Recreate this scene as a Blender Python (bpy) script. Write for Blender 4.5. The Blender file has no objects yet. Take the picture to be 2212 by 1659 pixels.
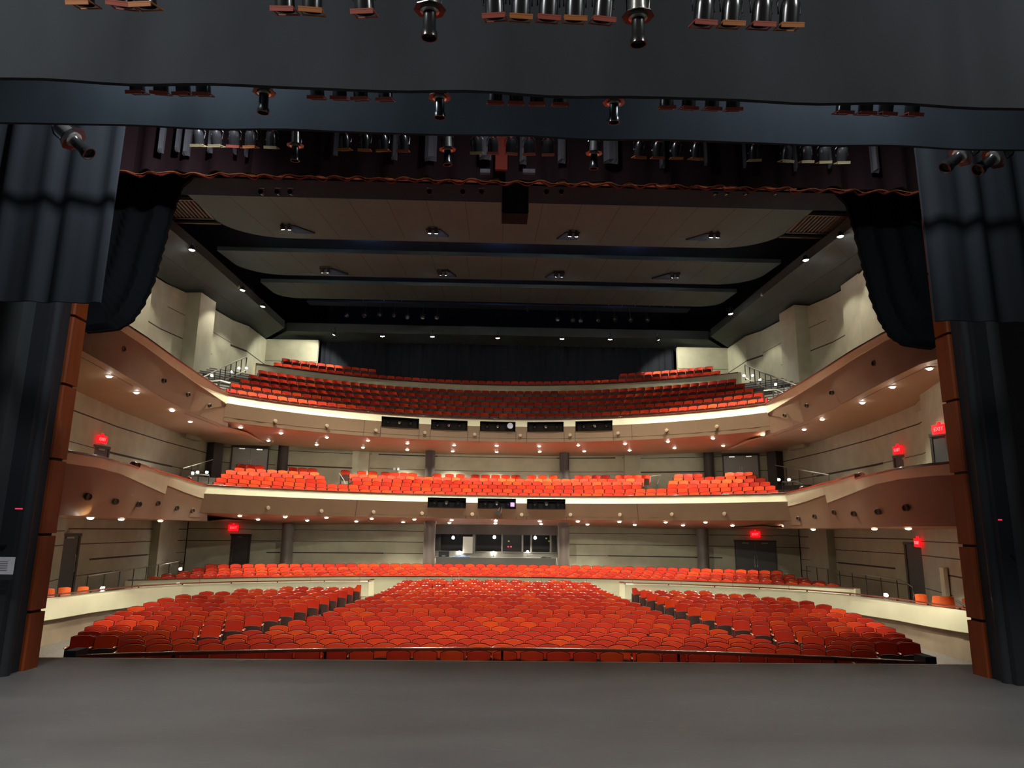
import bpy, math, random
from mathutils import Vector, Matrix
random.seed(7)
SC = bpy.context.scene
COL = SC.collection
PI = math.pi
R_ = math.radians

# ------------------------------------------------------------------ camera, world, exposure
FPX, IW, IH = 1520.0, 2212.0, 1659.0
PITCH, YAW, ROLL = R_(11.78), R_(1.53), R_(0.72)
CAM = Vector((-0.32, 0.0, 1.75))
_fw = Vector((math.sin(YAW)*math.cos(PITCH), math.cos(YAW)*math.cos(PITCH), math.sin(PITCH)))
_r0 = Vector((math.cos(YAW), -math.sin(YAW), 0))
_u0 = _r0.cross(_fw)
_rt = _r0*math.cos(ROLL) + _u0*math.sin(ROLL)
_up = -_r0*math.sin(ROLL) + _u0*math.cos(ROLL)
cd = bpy.data.cameras.new('camera')
cd.sensor_width = 36.0
cd.lens = FPX/IW*36.0
cd.clip_end = 300
cam = bpy.data.objects.new('camera', cd)
COL.objects.link(cam)
mw = Matrix(((_rt.x, _up.x, -_fw.x, CAM.x), (_rt.y, _up.y, -_fw.y, CAM.y), (_rt.z, _up.z, -_fw.z, CAM.z), (0, 0, 0, 1)))
cam.matrix_world = mw
SC.camera = cam

world = bpy.data.worlds.new('world')
SC.world = world
world.use_nodes = True
bg = world.node_tree.nodes['Background']
bg.inputs[0].default_value = (0.55, 0.7, 0.9, 1)
bg.inputs[1].default_value = 0.002
SC.view_settings.view_transform = 'Standard'
SC.view_settings.look = 'None'
SC.view_settings.gamma = 1.0
SC.view_settings.use_curve_mapping = False
SC.view_settings.exposure = 2.0
SC.cycles.max_bounces = 6
SC.cycles.diffuse_bounces = 4
SC.cycles.glossy_bounces = 3
SC.cycles.transmission_bounces = 4
SC.cycles.sample_clamp_indirect = 4.0
SC.cycles.use_denoising = True

def lamp(kind, name, loc, energy, color=(1, 0.97, 0.80), aim=None, size=0.15, angle=100, blend=0.5, parent=None, sy=None):
    d = bpy.data.lights.new(name, kind)
    d.energy = energy
    d.color = color
    if kind == 'SPOT':
        d.spot_size = R_(angle); d.spot_blend = blend; d.shadow_soft_size = size
    elif kind == 'AREA':
        d.size = size
        if sy: d.shape = 'RECTANGLE'; d.size_y = sy
    else:
        d.shadow_soft_size = size
    o = bpy.data.objects.new(name, d)
    COL.objects.link(o)
    o.location = loc
    v = Vector(aim) - Vector(loc) if aim is not None else Vector((0, 0, -1))
    o.rotation_euler = v.to_track_quat('-Z', 'Y').to_euler()
    if parent is not None:
        o.parent = parent
        o.matrix_parent_inverse = parent.matrix_world.inverted()
    return o

# unseen lights added high over the stage to brighten curtains, fixtures and floor
lamp('SPOT', 'unseen_stage_light', (-5.2, 0.6, 7.0), 45, (0.66, 0.90, 1.0), aim=(-2.2, 4.0, 4.95), size=0.5, angle=90, blend=1.0)
lamp('SPOT', 'unseen_stage_light', (5.2, 0.6, 7.0), 35, (0.68, 0.90, 1.0), aim=(2.0, 4.0, 4.95), size=0.5, angle=90, blend=1.0)
lamp('SPOT', 'unseen_stage_light', (-2.9, 6.0, 6.5), 95, (0.86, 0.92, 1.0), aim=(-5.3, 7.1, 4.6), size=0.06, angle=140, blend=0.8)
lamp('SPOT', 'unseen_stage_light', (3.0, 6.0, 6.5), 42, (0.88, 0.95, 1.0), aim=(5.3, 7.1, 4.4), size=0.06, angle=140, blend=0.8)
lamp('SPOT', 'unseen_stage_light', (0.0, 6.0, 6.8), 22, (0.86, 0.92, 1.0), aim=(0.0, 6.9, 5.6), size=0.12, angle=150, blend=0.8)
lamp('SPOT', 'unseen_stage_light', (-3.0, 4.4, 6.6), 55, (0.74, 0.90, 1.0), aim=(-2.6, 5.4, 5.0), size=0.12, angle=160, blend=0.8)
lamp('SPOT', 'unseen_stage_light', (2.6, 4.4, 6.6), 45, (0.76, 0.90, 1.0), aim=(2.6, 5.4, 5.0), size=0.12, angle=160, blend=0.8)
lamp('AREA', 'unseen_stage_light', (-4.8, 0.2, 7.2), 70, (1.0, 0.94, 0.86), aim=(-4.0, 4.6, 0.0), size=0.8)
lamp('AREA', 'unseen_stage_light', (4.8, 0.2, 7.2), 52, (1.0, 0.94, 0.86), aim=(4.0, 4.6, 0.0), size=0.8)
# unseen blue fill lights, added to lift the ceiling void and forestage like haze
for x_ in (-8.0, 0.0, 8.0):
    for y_, z_, e_ in ((34.2, 18.2, 5), (39.4, 18.2, 4), (44.6, 17.6, 3), (31.0, 18.0, 3)):
        lamp('POINT', 'blue_fill_light', (x_, y_, z_), e_, (0.35, 0.55, 1.0), size=0.05)
    lamp('POINT', 'blue_fill_light', (x_*0.6, 15.0, 8.6), 0.35, (0.35, 0.55, 1.0), size=0.05)
# unseen lamps over the forestage that light the seat fronts, behind the proscenium header
lamp('SPOT', 'unseen_forestage_lamp', (-4.5, 11.2, 8.3), 1250, (1.0, 0.97, 0.80), aim=(-2.0, 25.5, -0.5), size=0.2, angle=84, blend=1.0)
lamp('SPOT', 'unseen_forestage_lamp', (4.5, 11.2, 8.3), 1250, (1.0, 0.97, 0.80), aim=(2.0, 25.5, -0.5), size=0.2, angle=84, blend=1.0)

# ------------------------------------------------------------------ helpers
def at(px, py, Y):
    """point of the photograph's ray px, py at distance Y from the photographer"""
    d = _fw + _rt*((px-IW/2)/FPX) + _up*((IH/2-py)/FPX)
    return CAM + d*(Y/d.y)
def atz(px, py, Z):
    d = _fw + _rt*((px-IW/2)/FPX) + _up*((IH/2-py)/FPX)
    return CAM + d*((Z-CAM.z)/d.z)

def tag(o, label=None, cat=None, group=None, kind=None):
    if label: o['label'] = label
    if cat: o['category'] = cat
    if group: o['group'] = group
    if kind: o['kind'] = kind
    return o

def empty(name, loc=(0, 0, 0), rz=0.0):
    o = bpy.data.objects.new(name, None)
    o.empty_display_size = 0.1
    COL.objects.link(o)
    o.location = loc
    o.rotation_euler = (0, 0, rz)
    return o

class MB:
    def __init__(s):
        s.v = []; s.f = []; s.m = []
    def add(s, vs, fs, mi=0):
        b = len(s.v)
        s.v += [tuple(p) for p in vs]
        s.f += [tuple(b+i for i in f) for f in fs]
        s.m += [mi]*len(fs)
        return s
    def box(s, c, d, rz=0.0, mi=0, M=None):
        x, y, z = d[0]/2, d[1]/2, d[2]/2
        pts = [Vector((a*x, b*y, e*z)) for e in (-1, 1) for a, b in ((-1, -1), (1, -1), (1, 1), (-1, 1))]
        if M is None: M = Matrix.Rotation(rz, 3, 'Z')
        pts = [M @ p + Vector(c) for p in pts]
        return s.add(pts, [(3, 2, 1, 0), (4, 5, 6, 7), (0, 1, 5, 4), (1, 2, 6, 5), (2, 3, 7, 6), (3, 0, 4, 7)], mi)
    def strip(s, A, B, mi=0):
        n = len(A)
        return s.add(list(A)+list(B), [(i, i+1, n+i+1, n+i) for i in range(n-1)], mi)
    def prof(s, rows, mi=0, closed=False):
        """rows: list of equal length polylines, skinned one after another"""
        n = len(rows[0]); k = len(rows)
        vs = [p for r in rows for p in r]
        fs = []
        for j in range(k if closed else k-1):
            j2 = (j+1) % k
            fs += [(j*n+i, j*n+i+1, j2*n+i+1, j2*n+i) for i in range(n-1)]
        if closed and k > 2:
            fs += [tuple(j*n for j in range(k)), tuple(j*n+n-1 for j in reversed(range(k)))]
        return s.add(vs, fs, mi)
    def tube(s, path, r, n=8, mi=0):
        path = [Vector(p) for p in path]
        rings = []
        for i, p in enumerate(path):
            t = (path[min(i+1, len(path)-1)] - path[max(i-1, 0)]).normalized()
            a = t.cross(Vector((0, 0, 1)))
            if a.length < 1e-3: a = t.cross(Vector((0, 1, 0)))
            a.normalize(); b = t.cross(a)
            rr = r[i] if isinstance(r, (list, tuple)) else r
            rings.append([p + (a*math.cos(2*PI*k/n) + b*math.sin(2*PI*k/n))*rr for k in range(n)])
        vs = [q for g in rings for q in g]
        fs = []
        for i in range(len(path)-1):
            fs += [(i*n+k, i*n+(k+1) % n, (i+1)*n+(k+1) % n, (i+1)*n+k) for k in range(n)]
        fs += [tuple(reversed(range(n))), tuple((len(path)-1)*n+k for k in range(n))]
        return s.add(vs, fs, mi)
    def lathe(s, prf, M=None, n=16, mi=0):
        M = M or Matrix.Identity(4)
        vs = []
        for r, z in prf:
            vs += [M @ Vector((r*math.cos(2*PI*k/n), r*math.sin(2*PI*k/n), z)) for k in range(n)]
        fs = []
        for i in range(len(prf)-1):
            fs += [(i*n+k, i*n+(k+1) % n, (i+1)*n+(k+1) % n, (i+1)*n+k) for k in range(n)]
        fs += [tuple(reversed(range(n))), tuple((len(prf)-1)*n+k for k in range(n))]
        return s.add(vs, fs, mi)
    def poly(s, pts, z0, z1, mi=0):
        n = len(pts)
        vs = [(p[0], p[1], z0 if len(p) < 3 else p[2]+z0) for p in pts] + [(p[0], p[1], z1 if len(p) < 3 else p[2]+z1) for p in pts]
        fs = [tuple(reversed(range(n))), tuple(range(n, 2*n))] + [(i, (i+1) % n, n+(i+1) % n, n+i) for i in range(n)]
        return s.add(vs, fs, mi)
    def build(s, name, mats, parent=None, smooth=False, kind=None, local=False):
        me = bpy.data.meshes.new(name)
        me.from_pydata(s.v, [], s.f)
        for m in (mats if isinstance(mats, (list, tuple)) else [mats]): me.materials.append(m)
        if any(s.m): me.polygons.foreach_set('material_index', s.m)
        me.validate()
        me.update()
        if smooth:
            me.polygons.foreach_set('use_smooth', [True]*len(me.polygons))
            me.set_sharp_from_angle(angle=R_(42))
        o = bpy.data.objects.new(name, me)
        COL.objects.link(o)
        if kind: o['kind'] = kind
        if parent is not None:
            o.parent = parent
            if not local: o.matrix_parent_inverse = Matrix.Translation(parent.location).inverted() if parent.rotation_euler.z == 0 else (Matrix.Translation(parent.location) @ parent.rotation_euler.to_matrix().to_4x4()).inverted()
        return o

def copy_tree(o, parent=None):
    c = o.copy()
    COL.objects.link(c)
    if parent is not None: c.parent = parent
    for ch in list(o.children): copy_tree(ch, c)
    return c

def ordinal(n):
    w = 'zeroth first second third fourth fifth sixth seventh eighth ninth tenth eleventh twelfth thirteenth fourteenth fifteenth sixteenth seventeenth eighteenth nineteenth twentieth'.split()
    if n <= 20: return w[n]
    t = {2: 'twenty', 3: 'thirty', 4: 'forty'}[n//10]
    return t+'-'+w[n % 10] if n % 10 else t[:-1]+'ieth'

def arc(yc, R, x0, x1, n, z=0.0, zf=None):
    a0, a1 = math.asin(x0/R), math.asin(x1/R)
    out = []
    for i in range(n+1):
        a = a0 + (a1-a0)*i/n
        x, y = R*math.sin(a), yc+R*math.cos(a)
        out.append((x, y, z if zf is None else zf(x, y)))
    return out

# ------------------------------------------------------------------ materials
def mat(name, col, rough=0.6, metal=0.0, spec=0.5, noise=0.0, nscale=4.0, bump=0.0, bscale=60.0, emit=None, estr=0.0, sheen=0.0, stretch=None, detail=4, coat=0.0, rnoise=0.0):
    m = bpy.data.materials.new(name)
    m.use_nodes = True
    nt = m.node_tree
    b = nt.nodes['Principled BSDF']
    b.inputs['Base Color'].default_value = (*col, 1)
    b.inputs['Roughness'].default_value = rough
    b.inputs['Metallic'].default_value = metal
    b.inputs['Specular IOR Level'].default_value = spec
    if sheen:
        b.inputs['Sheen Weight'].default_value = sheen
        b.inputs['Sheen Tint'].default_value = (*col, 1)
    if coat:
        b.inputs['Coat Weight'].default_value = coat
        b.inputs['Coat Roughness'].default_value = 0.15
    tc = nt.nodes.new('ShaderNodeTexCoord')
    mp = nt.nodes.new('ShaderNodeMapping')
    nt.links.new(tc.outputs['Object'], mp.inputs['Vector'])
    if stretch: mp.inputs['Scale'].default_value = stretch
    if noise or rnoise:
        n = nt.nodes.new('ShaderNodeTexNoise')
        n.inputs['Scale'].default_value = nscale
        n.inputs['Detail'].default_value = detail
        nt.links.new(mp.outputs['Vector'], n.inputs['Vector'])
        if noise:
            r = nt.nodes.new('ShaderNodeValToRGB')
            r.color_ramp.elements[0].position = 0.3
            r.color_ramp.elements[1].position = 0.7
            r.color_ramp.elements[0].color = tuple(max(0, c*(1-noise)) for c in col)+(1,)
            r.color_ramp.elements[1].color = tuple(min(1, c*(1+noise)) for c in col)+(1,)
            nt.links.new(n.outputs['Fac'], r.inputs['Fac'])
            nt.links.new(r.outputs['Color'], b.inputs['Base Color'])
        if rnoise:
            mr = nt.nodes.new('ShaderNodeMapRange')
            mr.inputs['To Min'].default_value = rough-rnoise
            mr.inputs['To Max'].default_value = rough+rnoise
            nt.links.new(n.outputs['Fac'], mr.inputs['Value'])
            nt.links.new(mr.outputs['Result'], b.inputs['Roughness'])
    if bump:
        n2 = nt.nodes.new('ShaderNodeTexNoise')
        n2.inputs['Scale'].default_value = bscale
        n2.inputs['Detail'].default_value = 5
        nt.links.new(mp.outputs['Vector'], n2.inputs['Vector'])
        bp = nt.nodes.new('ShaderNodeBump')
        bp.inputs['Strength'].default_value = bump
        bp.inputs['Distance'].default_value = 0.02
        nt.links.new(n2.outputs['Fac'], bp.inputs['Height'])
        nt.links.new(bp.outputs['Normal'], b.inputs['Normal'])
    if emit:
        b.inputs['Emission Color'].default_value = (*emit, 1)
        b.inputs['Emission Strength'].default_value = estr
        m.cycles.emission_sampling = 'NONE'
    return m

def seat_fabric():
    m = mat('seat_fabric', (0.5, 0.04, 0.012), rough=0.75, spec=0.2)
    nt = m.node_tree
    b = nt.nodes['Principled BSDF']
    oi = nt.nodes.new('ShaderNodeObjectInfo')
    ge = nt.nodes.new('ShaderNodeNewGeometry')
    ad = nt.nodes.new('ShaderNodeMath'); ad.operation = 'ADD'
    fr = nt.nodes.new('ShaderNodeMath'); fr.operation = 'FRACT'
    nt.links.new(oi.outputs['Random'], ad.inputs[0])
    nt.links.new(ge.outputs['Random Per Island'], ad.inputs[1])
    nt.links.new(ad.outputs[0], fr.inputs[0])
    r = nt.nodes.new('ShaderNodeValToRGB')
    e = r.color_ramp.elements
    e[0].position = 0.0; e[0].color = (0.40, 0.018, 0.006, 1)
    e[1].position = 1.0; e[1].color = (0.58, 0.052, 0.004, 1)
    x = e.new(0.55); x.color = (0.52, 0.028, 0.006, 1)
    nt.links.new(fr.outputs[0], r.inputs['Fac'])
    nt.links.new(r.outputs['Color'], b.inputs['Base Color'])
    return m

M = {}
M['fabric'] = seat_fabric()
M['shell'] = mat('seat_shell_wood', (0.035, 0.010, 0.008), rough=0.2, coat=0.6)
M['pan'] = mat('seat_pan_underside', (0.055, 0.02, 0.017), rough=0.45, noise=0.2, nscale=12)
M['standard'] = mat('seat_standard_metal', (0.02, 0.017, 0.016), rough=0.4)
M['arm'] = mat('armrest_wood', (0.30, 0.11, 0.05), rough=0.22, coat=0.6)
M['wall'] = mat('plaster_wall', (0.39, 0.375, 0.275), rough=0.75, noise=0.09, nscale=1.6, bump=0.25, bscale=26)
M['groove'] = mat('wall_reveal_dark', (0.03, 0.022, 0.018), rough=0.8)
M['cream'] = mat('cream_lacquer', (0.74, 0.70, 0.50), rough=0.28, noise=0.05, nscale=1.2, bump=0.05, bscale=5)
M['fascia'] = mat('brown_fascia_paint', (0.235, 0.155, 0.095), rough=0.5, noise=0.05, nscale=1.0)
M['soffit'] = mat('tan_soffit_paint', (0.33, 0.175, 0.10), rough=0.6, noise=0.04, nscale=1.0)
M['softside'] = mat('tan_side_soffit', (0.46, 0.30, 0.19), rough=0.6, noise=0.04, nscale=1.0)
M['cap'] = mat('cap_rail_wood', (0.12, 0.024, 0.014), rough=0.16, coat=0.7, noise=0.2, nscale=3)
M['lowwall'] = mat('taupe_low_wall', (0.36, 0.27, 0.19), rough=0.4, noise=0.12, nscale=1.5, bump=0.1, bscale=9)
M['black'] = mat('black_void_paint', (0.012, 0.014, 0.02), rough=0.9, spec=0.2)
M['navy'] = mat('black_ceiling_paint', (0.03, 0.05, 0.085), rough=0.9, spec=0.2)
M['velvet'] = mat('black_velour', (0.030, 0.034, 0.040), rough=0.9, spec=0.1, noise=0.25, nscale=1.3, stretch=(1, 1, 0.3), sheen=0.2)
M['blackvelvet'] = mat('deep_black_velour', (0.010, 0.012, 0.014), rough=0.95, spec=0.1)
M['forestage'] = mat('forestage_navy_paint', (0.003, 0.010, 0.03), rough=0.9, spec=0.1)
M['curtain'] = mat('house_curtain_velour', (0.034, 0.016, 0.018), rough=0.85, spec=0.15, sheen=0.3)
M['hem'] = mat('red_curtain_face', (0.30, 0.035, 0.02), rough=0.8, sheen=0.4)
M['litfoldtrim'] = mat('lit_fold_and_trim_grey', (0.16, 0.15, 0.17), rough=0.85, noise=0.2, nscale=5, stretch=(4, 1, 0.5))  # pale grey painted for lit curtain folds; also used on trims and print
M['cloud'] = mat('ceiling_cloud_paint', (0.058, 0.096, 0.104), rough=0.7, noise=0.05, nscale=0.8)
M['soffgrey'] = mat('dark_grey_soffit', (0.045, 0.058, 0.054), rough=0.7, noise=0.08, nscale=0.9)
M['prosc'] = mat('proscenium_wood', (0.27, 0.055, 0.012), rough=0.55, spec=0.25, noise=0.18, nscale=2.5, stretch=(3, 3, 0.4))
M['stagewall'] = mat('stage_wall_grey', (0.045, 0.05, 0.052), rough=0.7, noise=0.15, nscale=1.5)
M['stageblack'] = mat('stage_jamb_black', (0.016, 0.019, 0.024), rough=0.75)
M['carpet'] = mat('house_carpet', (0.07, 0.055, 0.045), rough=0.95, noise=0.3, nscale=20)
M['step'] = mat('grey_step', (0.46, 0.45, 0.40), rough=0.7)
M['nosing'] = mat('dark_nosing', (0.03, 0.03, 0.03), rough=0.5)
M['column'] = mat('grey_column', (0.12, 0.10, 0.088), rough=0.4)
M['coldark'] = mat('dark_column', (0.045, 0.032, 0.03), rough=0.5)
M['door'] = mat('grey_door', (0.30, 0.29, 0.28), rough=0.5)
M['doordark'] = mat('charcoal_door', (0.06, 0.06, 0.062), rough=0.5)
M['steel'] = mat('brushed_steel', (0.55, 0.55, 0.52), rough=0.3, metal=0.9)
M['railmetal'] = mat('grey_rail_paint', (0.30, 0.28, 0.23), rough=0.4, metal=0.3)
M['darkmetal'] = mat('dark_rail_metal', (0.03, 0.028, 0.026), rough=0.4)
M['can'] = mat('fixture_black_metal', (0.10, 0.10, 0.105), rough=0.24, metal=0.85)
M['chrome'] = mat('fixture_bare_metal', (0.62, 0.62, 0.58), rough=0.25, metal=0.9)
M['gelorange'] = mat('gel_frame_orange', (0.42, 0.15, 0.045), rough=0.5)
M['gelpale'] = mat('gel_frame_pale', (0.40, 0.33, 0.18), rough=0.5)
M['gelred'] = mat('gel_frame_red', (0.34, 0.075, 0.05), rough=0.5)
M['lens'] = mat('fixture_lens', (0.05, 0.05, 0.06), rough=0.08, spec=0.8)
M['trimring'] = mat('downlight_trim', (0.65, 0.55, 0.42), rough=0.4)
M['bulb'] = mat('downlight_bulb', (1, 0.9, 0.75), emit=(1.0, 0.93, 0.82), estr=20)
M['bulbcool'] = mat('flood_bulb', (1, 1, 1), emit=(1.0, 0.95, 0.90), estr=30)
M['exit'] = mat('exit_sign_red', (0.5, 0.01, 0.01), emit=(1.0, 0.002, 0.006), estr=0.6)
M['exitglow'] = mat('exit_sign_letter', (1, 0.1, 0.1), emit=(1.0, 0.05, 0.05), estr=1.2)
M['paper'] = mat('white_paper', (0.75, 0.75, 0.8), rough=0.8)
M['orangechair'] = mat('orange_chair_fabric', (0.72, 0.11, 0.008), rough=0.7, noise=0.08, nscale=14, sheen=0.3)
M['grille'] = mat('vent_grille', (0.13, 0.125, 0.11), rough=0.6)
M['boothwall'] = mat('booth_wall', (0.05, 0.045, 0.042), rough=0.8)
M['desk'] = mat('booth_desk', (0.085, 0.08, 0.07), rough=0.6)
M['mullion'] = mat('booth_frame', (0.17, 0.16, 0.135), rough=0.5)
M['whiteboard'] = mat('pale_board', (0.62, 0.60, 0.52), rough=0.5)
M['redled'] = mat('red_indicator', (1, 0.1, 0.2), emit=(1.0, 0.03, 0.08), estr=0.3)
M['greenled'] = mat('yellow_indicator', (0.7, 0.8, 0.2), emit=(0.5, 0.6, 0.08), estr=0.10)
M['purple'] = mat('purple_lens_glow', (0.5, 0.3, 0.9), emit=(0.5, 0.16, 0.9), estr=0.28)
M['bluecloth'] = mat('blue_cloth', (0.12, 0.2, 0.42), rough=0.8)
M['lip'] = mat('stage_edge_strip', (0.42, 0.33, 0.25), rough=0.4)
M['beamwood'] = mat('beam_edge_wood', (0.80, 0.36, 0.2), rough=0.5)
M['sprink'] = mat('sprinkler_disc', (0.11, 0.075, 0.05), rough=0.4)

def glass():
    m = bpy.data.materials.new('window_glass'); m.use_nodes = True
    nt = m.node_tree; nt.nodes.clear()
    o = nt.nodes.new('ShaderNodeOutputMaterial'); g = nt.nodes.new('ShaderNodeBsdfGlossy'); t = nt.nodes.new('ShaderNodeBsdfTransparent'); x = nt.nodes.new('ShaderNodeMixShader')
    g.inputs['Roughness'].default_value = 0.03
    t.inputs['Color'].default_value = (0.8, 0.8, 0.8, 1)
    x.inputs[0].default_value = 0.08
    nt.links.new(t.outputs[0], x.inputs[1]); nt.links.new(g.outputs[0], x.inputs[2]); nt.links.new(x.outputs[0], o.inputs[0])
    return m
M['glass'] = glass()
def perspex():
    m = bpy.data.materials.new('smoked_acrylic'); m.use_nodes = True
    nt = m.node_tree; nt.nodes.clear()
    o = nt.nodes.new('ShaderNodeOutputMaterial'); g = nt.nodes.new('ShaderNodeBsdfGlossy'); t = nt.nodes.new('ShaderNodeBsdfTransparent'); x = nt.nodes.new('ShaderNodeMixShader')
    g.inputs['Roughness'].default_value = 0.12
    t.inputs['Color'].default_value = (0.78, 0.72, 0.7, 1)
    x.inputs[0].default_value = 0.10
    nt.links.new(t.outputs[0], x.inputs[1]); nt.links.new(g.outputs[0], x.inputs[2]); nt.links.new(x.outputs[0], o.inputs[0])
    return m
M['perspex'] = perspex()

def stage_floor_mat():
    m = mat('stage_floor_paint', (0.13, 0.12, 0.112), rough=0.5, spec=0.5)
    nt = m.node_tree; b = nt.nodes['Principled BSDF']
    tc = nt.nodes.new('ShaderNodeTexCoord')
    def noise(sc, stretch, det=5):
        mp = nt.nodes.new('ShaderNodeMapping'); mp.inputs['Scale'].default_value = stretch
        nt.links.new(tc.outputs['Object'], mp.inputs['Vector'])
        n = nt.nodes.new('ShaderNodeTexNoise'); n.inputs['Scale'].default_value = sc; n.inputs['Detail'].default_value = det
        nt.links.new(mp.outputs['Vector'], n.inputs['Vector']); return n
    n1 = noise(0.9, (0.5, 1.6, 1)); n2 = noise(9, (0.6, 2.5, 1), 8)
    r1 = nt.nodes.new('ShaderNodeValToRGB')
    r1.color_ramp.elements[0].position = 0.3; r1.color_ramp.elements[0].color = (0.165, 0.155, 0.148, 1)
    r1.color_ramp.elements[1].position = 0.72; r1.color_ramp.elements[1].color = (0.225, 0.210, 0.195, 1)
    nt.links.new(n1.outputs['Fac'], r1.inputs['Fac'])
    r2 = nt.nodes.new('ShaderNodeValToRGB')
    r2.color_ramp.elements[0].position = 0.58; r2.color_ramp.elements[0].color = (0, 0, 0, 1)
    r2.color_ramp.elements[1].position = 0.78; r2.color_ramp.elements[1].color = (1, 1, 1, 1)
    nt.links.new(n2.outputs['Fac'], r2.inputs['Fac'])
    mx = nt.nodes.new('ShaderNodeMix'); mx.data_type = 'RGBA'
    mul = nt.nodes.new('ShaderNodeMath'); mul.operation = 'MULTIPLY'; mul.inputs[1].default_value = 0.35
    nt.links.new(r2.outputs['Color'], mul.inputs[0])
    nt.links.new(mul.outputs[0], mx.inputs[0])
    nt.links.new(r1.outputs['Color'], mx.inputs[6]); mx.inputs[7].default_value = (0.34, 0.325, 0.31, 1)
    nt.links.new(mx.outputs[2], b.inputs['Base Color'])
    mr = nt.nodes.new('ShaderNodeMapRange'); mr.inputs['To Min'].default_value = 0.42; mr.inputs['To Max'].default_value = 0.62
    nt.links.new(n1.outputs['Fac'], mr.inputs['Value']); nt.links.new(mr.outputs['Result'], b.inputs['Roughness'])
    return m
M['stage'] = stage_floor_mat()

# ------------------------------------------------------------------ stage
mb = MB(); mb.box((0, 3.1, -0.15), (34, 14.1, 0.3)); mb.box((0, 10.12, -1.3), (34, 0.06, 2.0))
mb.build('floor', M['stage'], kind='structure')
mb = MB(); mb.box((0, 10.19, -0.012), (13.6, 0.05, 0.03)); mb.build('trim_1', M['lip'], kind='structure')
JOINTS = [0.0, 0.69, 1.63, 2.59, 3.58, 4.52, 5.5, 6.5, 7.5]
for s, nm in ((-1, 'left'), (1, 'right')):
    # stage-side wall beside the opening and its black jamb
    mb = MB(); mb.box((s*9.27, 8.75, 4.5), (6.1, 0.3, 9.0)); mb.build('wall_proscenium_'+nm, M['stagewall'], kind='structure')
    mb = MB(); mb.box((s*6.17, 9.05, 4.5), (0.26, 0.44, 9.0)); mb.tube([(s*6.06, 9.0, 0), (s*6.06, 9.0, 9.0)], 0.085, 12)
    mb.build('trim_jamb_'+nm, M['stageblack'], kind='structure', smooth=True)
    root = empty('proscenium_panelling', (s*6.1, 9.43, 0))
    tag(root, 'orange-brown wooden proscenium panelling standing at the %s edge of the stage' % nm, 'panelling')
    for i in range(len(JOINTS)-1):
        z0, z1 = JOINTS[i]+(0.0 if i == 0 else 0.018), JOINTS[i+1]-0.018
        p = MB(); b = 0.02
        xs = s*5.99
        prof = [(xs+s*b, 9.27), (xs, 9.27+b), (xs, 9.58-b), (xs+s*b, 9.58), (s*6.3, 9.58), (s*6.3, 9.27)]
        p.poly(prof if s > 0 else prof[::-1], z0, z1)
        p.build('panel', M['prosc'], root)
    p = MB(); p.box((s*6.2, 9.43, 4.0), (0.3, 0.27, 7.9)); p.build('backing', M['stageblack'], root)
# header over the opening and the house side of the proscenium wall
mb = MB(); mb.box((0, 9.3, 8.3), (25, 0.5, 2.6)); mb.build('wall_proscenium_header', M['black'], kind='structure')

# curtains ---------------------------------------------------------
def drape(x0, x1, zb, zt, Y, amp, wl, thick=0.03, zbf=None, n=None, seed=0, flare=0.0):
    rnd = random.Random(seed)
    n = n or max(8, int(abs(x1-x0)/wl*8))
    ph = rnd.random()*6
    A, B, cols = [], [], []
    xs = [x0+(x1-x0)*i/n for i in range(n+1)]
    def off(x, k):
        return amp*(math.sin(2*PI*x/wl+ph) + 0.5*math.sin(2*PI*x/(wl*0.63)+ph*2+k*0.8))
    rows_f, rows_b = [], []
    K = 8
    for k in range(K+1):
        t = k/K
        rf, rb = [], []
        for x in xs:
            b = zbf(x) if zbf else zb
            z = b+(zt-b)*t
            y = Y+off(x, t)*(1.0-0.4*t)
            rf.append((x, y, z)); rb.append((x, y+thick, z))
        rows_f.append(rf); rows_b.append(rb)
    m = MB()
    m.prof(rows_f); m.prof([r for r in rows_b[::-1]])
    m.strip(rows_b[0], rows_f[0]); m.strip(rows_f[-1], rows_b[-1])
    m.add([r[0] for r in rows_f]+[r[0] for r in rows_b], [(i, i+1, K+2+i, K+1+i) for i in range(K)])
    m.add([r[-1] for r in rows_f]+[r[-1] for r in rows_b], [(i, i+1, K+2+i, K+1+i) for i in range(K)])
    return m

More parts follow.
